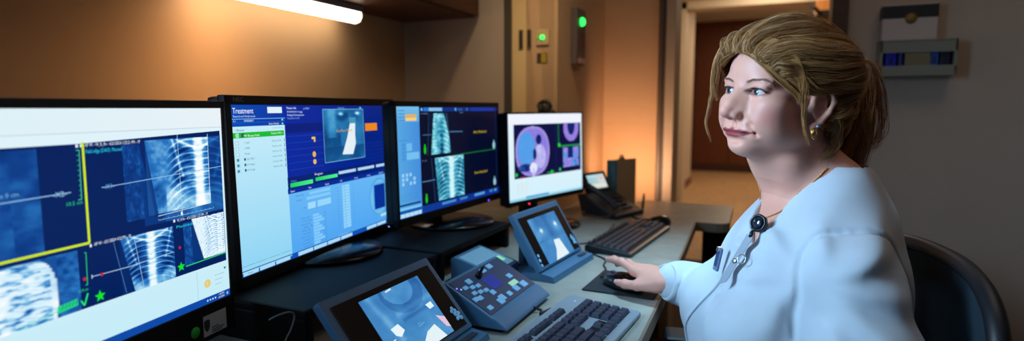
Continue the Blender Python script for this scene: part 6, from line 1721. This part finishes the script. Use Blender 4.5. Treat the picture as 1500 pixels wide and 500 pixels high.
d = (P1 - P0).normalized(); nn = Vector((-0.62, -0.76, 0.2)); nn = (nn - d * nn.dot(d)).normalized(); ww = d.cross(nn)
MS = Matrix((d, ww, nn)).transposed().to_4x4(); MS.translation = (P0 + P1) / 2
b = MB(); b.box((0.004, 0, 0), ((P1 - P0).length, 0.0135, 0.0014), M=MS, bev=0.0006); b.prism([MS @ Vector(p) for p in ((0.048, -0.00675, 0.0007), (0.060, 0.004, 0.0007), (0.048, 0.00675, 0.0007))], nn * -0.0014)
pbuild(b, 'badge_strap', mat('strap_grey_vinyl', (150, 160, 172), 0.3))
b = MB(); b.lathe([(0.0046, 0), (0.0046, 0.0012), (0.003, 0.002), (0.0003, 0.0022)], (0, 0, 0), 18, MS @ Matrix.Translation((0.010, 0.0, 0.0007))); pbuild(b, 'snap', M_SILV)
b = MB(); rg = [MS @ Vector((0.000 + 0.008 * math.cos(a), -0.010 + 0.008 * math.sin(a), 0.001)) for a in np.linspace(0, 2 * PI, 20, endpoint=False)]; b.tube(rg, 0.0009, 6, closed=True); pbuild(b, 'split_ring', M_SILV)
BC = Vector((-0.0770, 1.1060, 0.8860)); FB = Matrix.Translation(BC) @ frame_of((-0.75, -0.62, 0.1), (0.25, 0.0, 1.0))
b = MB(); b.box((0, 0, 0), (0.044, 0.013, 0.006), M=FB, bev=0.0026, seg=3); pbuild(b, 'id_badge', mat('badge_blue_grey', (112, 132, 170), 0.25))
b = MB(); b.box((0.002, 0, 0.0034), (0.030, 0.008, 0.0012), M=FB, bev=0.0005); pbuild(b, 'badge_window', mat('badge_dark_window', (60, 76, 108), 0.15))
b = MB(); b.box((0.020, 0, 0.002), (0.008, 0.006, 0.010), M=FB, bev=0.001); pbuild(b, 'badge_clip', M_SILV)
# ================================================================== light
w = bpy.data.worlds.new('world'); SC.world = w; w.use_nodes = True
w.node_tree.nodes['Background'].inputs[0].default_value = (0.10, 0.12, 0.16, 1); w.node_tree.nodes['Background'].inputs[1].default_value = 0.0
def area(name, loc, target, energy, col, sx, sy=None, spread=180):
    l = bpy.data.lights.new(name, 'AREA'); l.energy = energy; l.color = col; l.shape = 'RECTANGLE'; l.size = sx; l.size_y = sy or sx; l.spread = math.radians(spread)
    o = bpy.data.objects.new(name, l); COL.objects.link(o); o.location = loc
    o.rotation_euler = (Vector(target) - Vector(loc)).to_track_quat('-Z', 'Y').to_euler()
    return o
# unseen cool light added above the monitors, as screen glow on the woman
area('cool_fill', (-0.98, 0.36, 1.44), (0.02, 1.12, 0.98), 5.0, (0.46, 0.73, 1.0), 0.25, 0.7, 68)
# unseen blue fill added at the left, where no screen stands
area('blue_fill', (-0.70, -0.30, 1.20), (0.05, 1.05, 1.0), 0.9, (0.20, 0.56, 1.0), 0.55, 0.35, 120)
# warm tube under the cabinet, thrown on the wall
area('tube_light', (-1.34, 1.22, 1.455), (-1.5, 1.22, 1.30), 2.2, (1.0, 0.58, 0.27), 0.04, 0.95, 170)
def point(name, loc, energy, col, r=0.03):
    l = bpy.data.lights.new(name, 'POINT'); l.energy = energy; l.color = col; l.shadow_soft_size = r
    o = bpy.data.objects.new(name, l); COL.objects.link(o); o.location = loc; return o
# unseen warm spot added behind the binder for the glow on the far wall
l = bpy.data.lights.new('wall_glow', 'SPOT'); l.energy = 15.0; l.color = (1.0, 0.58, 0.34); l.spot_size = math.radians(125); l.spot_blend = 1.0; l.shadow_soft_size = 0.04
o = bpy.data.objects.new('wall_glow', l); COL.objects.link(o); o.location = (-0.58, 2.56, 0.79)
o.rotation_euler = (Vector((-0.60, 2.95, 1.00)) - o.location).to_track_quat('-Z', 'Y').to_euler()
# corridor lamps
area('corridor_lamp', (0.0, 6.6, 2.65), (0.0, 6.6, 0), 30, (1.0, 0.78, 0.56), 0.6, 1.2)
area('corridor_lamp', (0.0, 9.6, 2.65), (0.0, 9.6, 0), 36, (1.0, 0.74, 0.52), 0.6, 1.2)
# narrow cool light without a fixture, added to brighten the desk
area('desk_fill', (-0.12, 1.45, 2.62), (-0.22, 1.45, 0.74), 2.9, (0.42, 0.76, 1.0), 0.15, 0.15, 42)
# unseen warm light added to lift the cream panel
area('panel_fill', (-0.55, 1.35, 2.62), (-0.86, 2.23, 1.45), 0.7, (1.0, 0.74, 0.42), 0.12, 0.12, 36)
# unseen warm fill from the ceiling; the second is added for the shaded side
area('ceiling_fill', (0.7, 1.7, 2.66), (0.5, 1.7, 0), 4.5, (1.0, 0.80, 0.62), 0.8, 0.8)
area('ceiling_fill', (0.25, -0.35, 2.66), (0.20, 0.4, 0.8), 2.2, (1.0, 0.74, 0.60), 0.6, 0.6)
vs = SC.view_settings; vs.view_transform = 'Standard'; vs.look = 'None'; vs.exposure = 0.0; vs.gamma = 1.0; vs.use_curve_mapping = False
# ------------------------------------------------------------------ camera
FPX = 860.0
yaw_ = math.radians(23.718); pit_ = math.radians(6.106)
cam = bpy.data.cameras.new('camera'); cam_o = bpy.data.objects.new('camera', cam); COL.objects.link(cam_o)
cam_o.location = (0, 0, 1.16)
cam_o.rotation_euler = (PI / 2 - pit_, 0, yaw_)
cam.sensor_width = 36.0; cam.lens = 36.0 * FPX / 1500.0
cam.clip_start = 0.02; cam.clip_end = 60
SC.camera = cam_o
cam.dof.use_dof = True; cam.dof.focus_distance = 1.04; cam.dof.aperture_fstop = 2.3
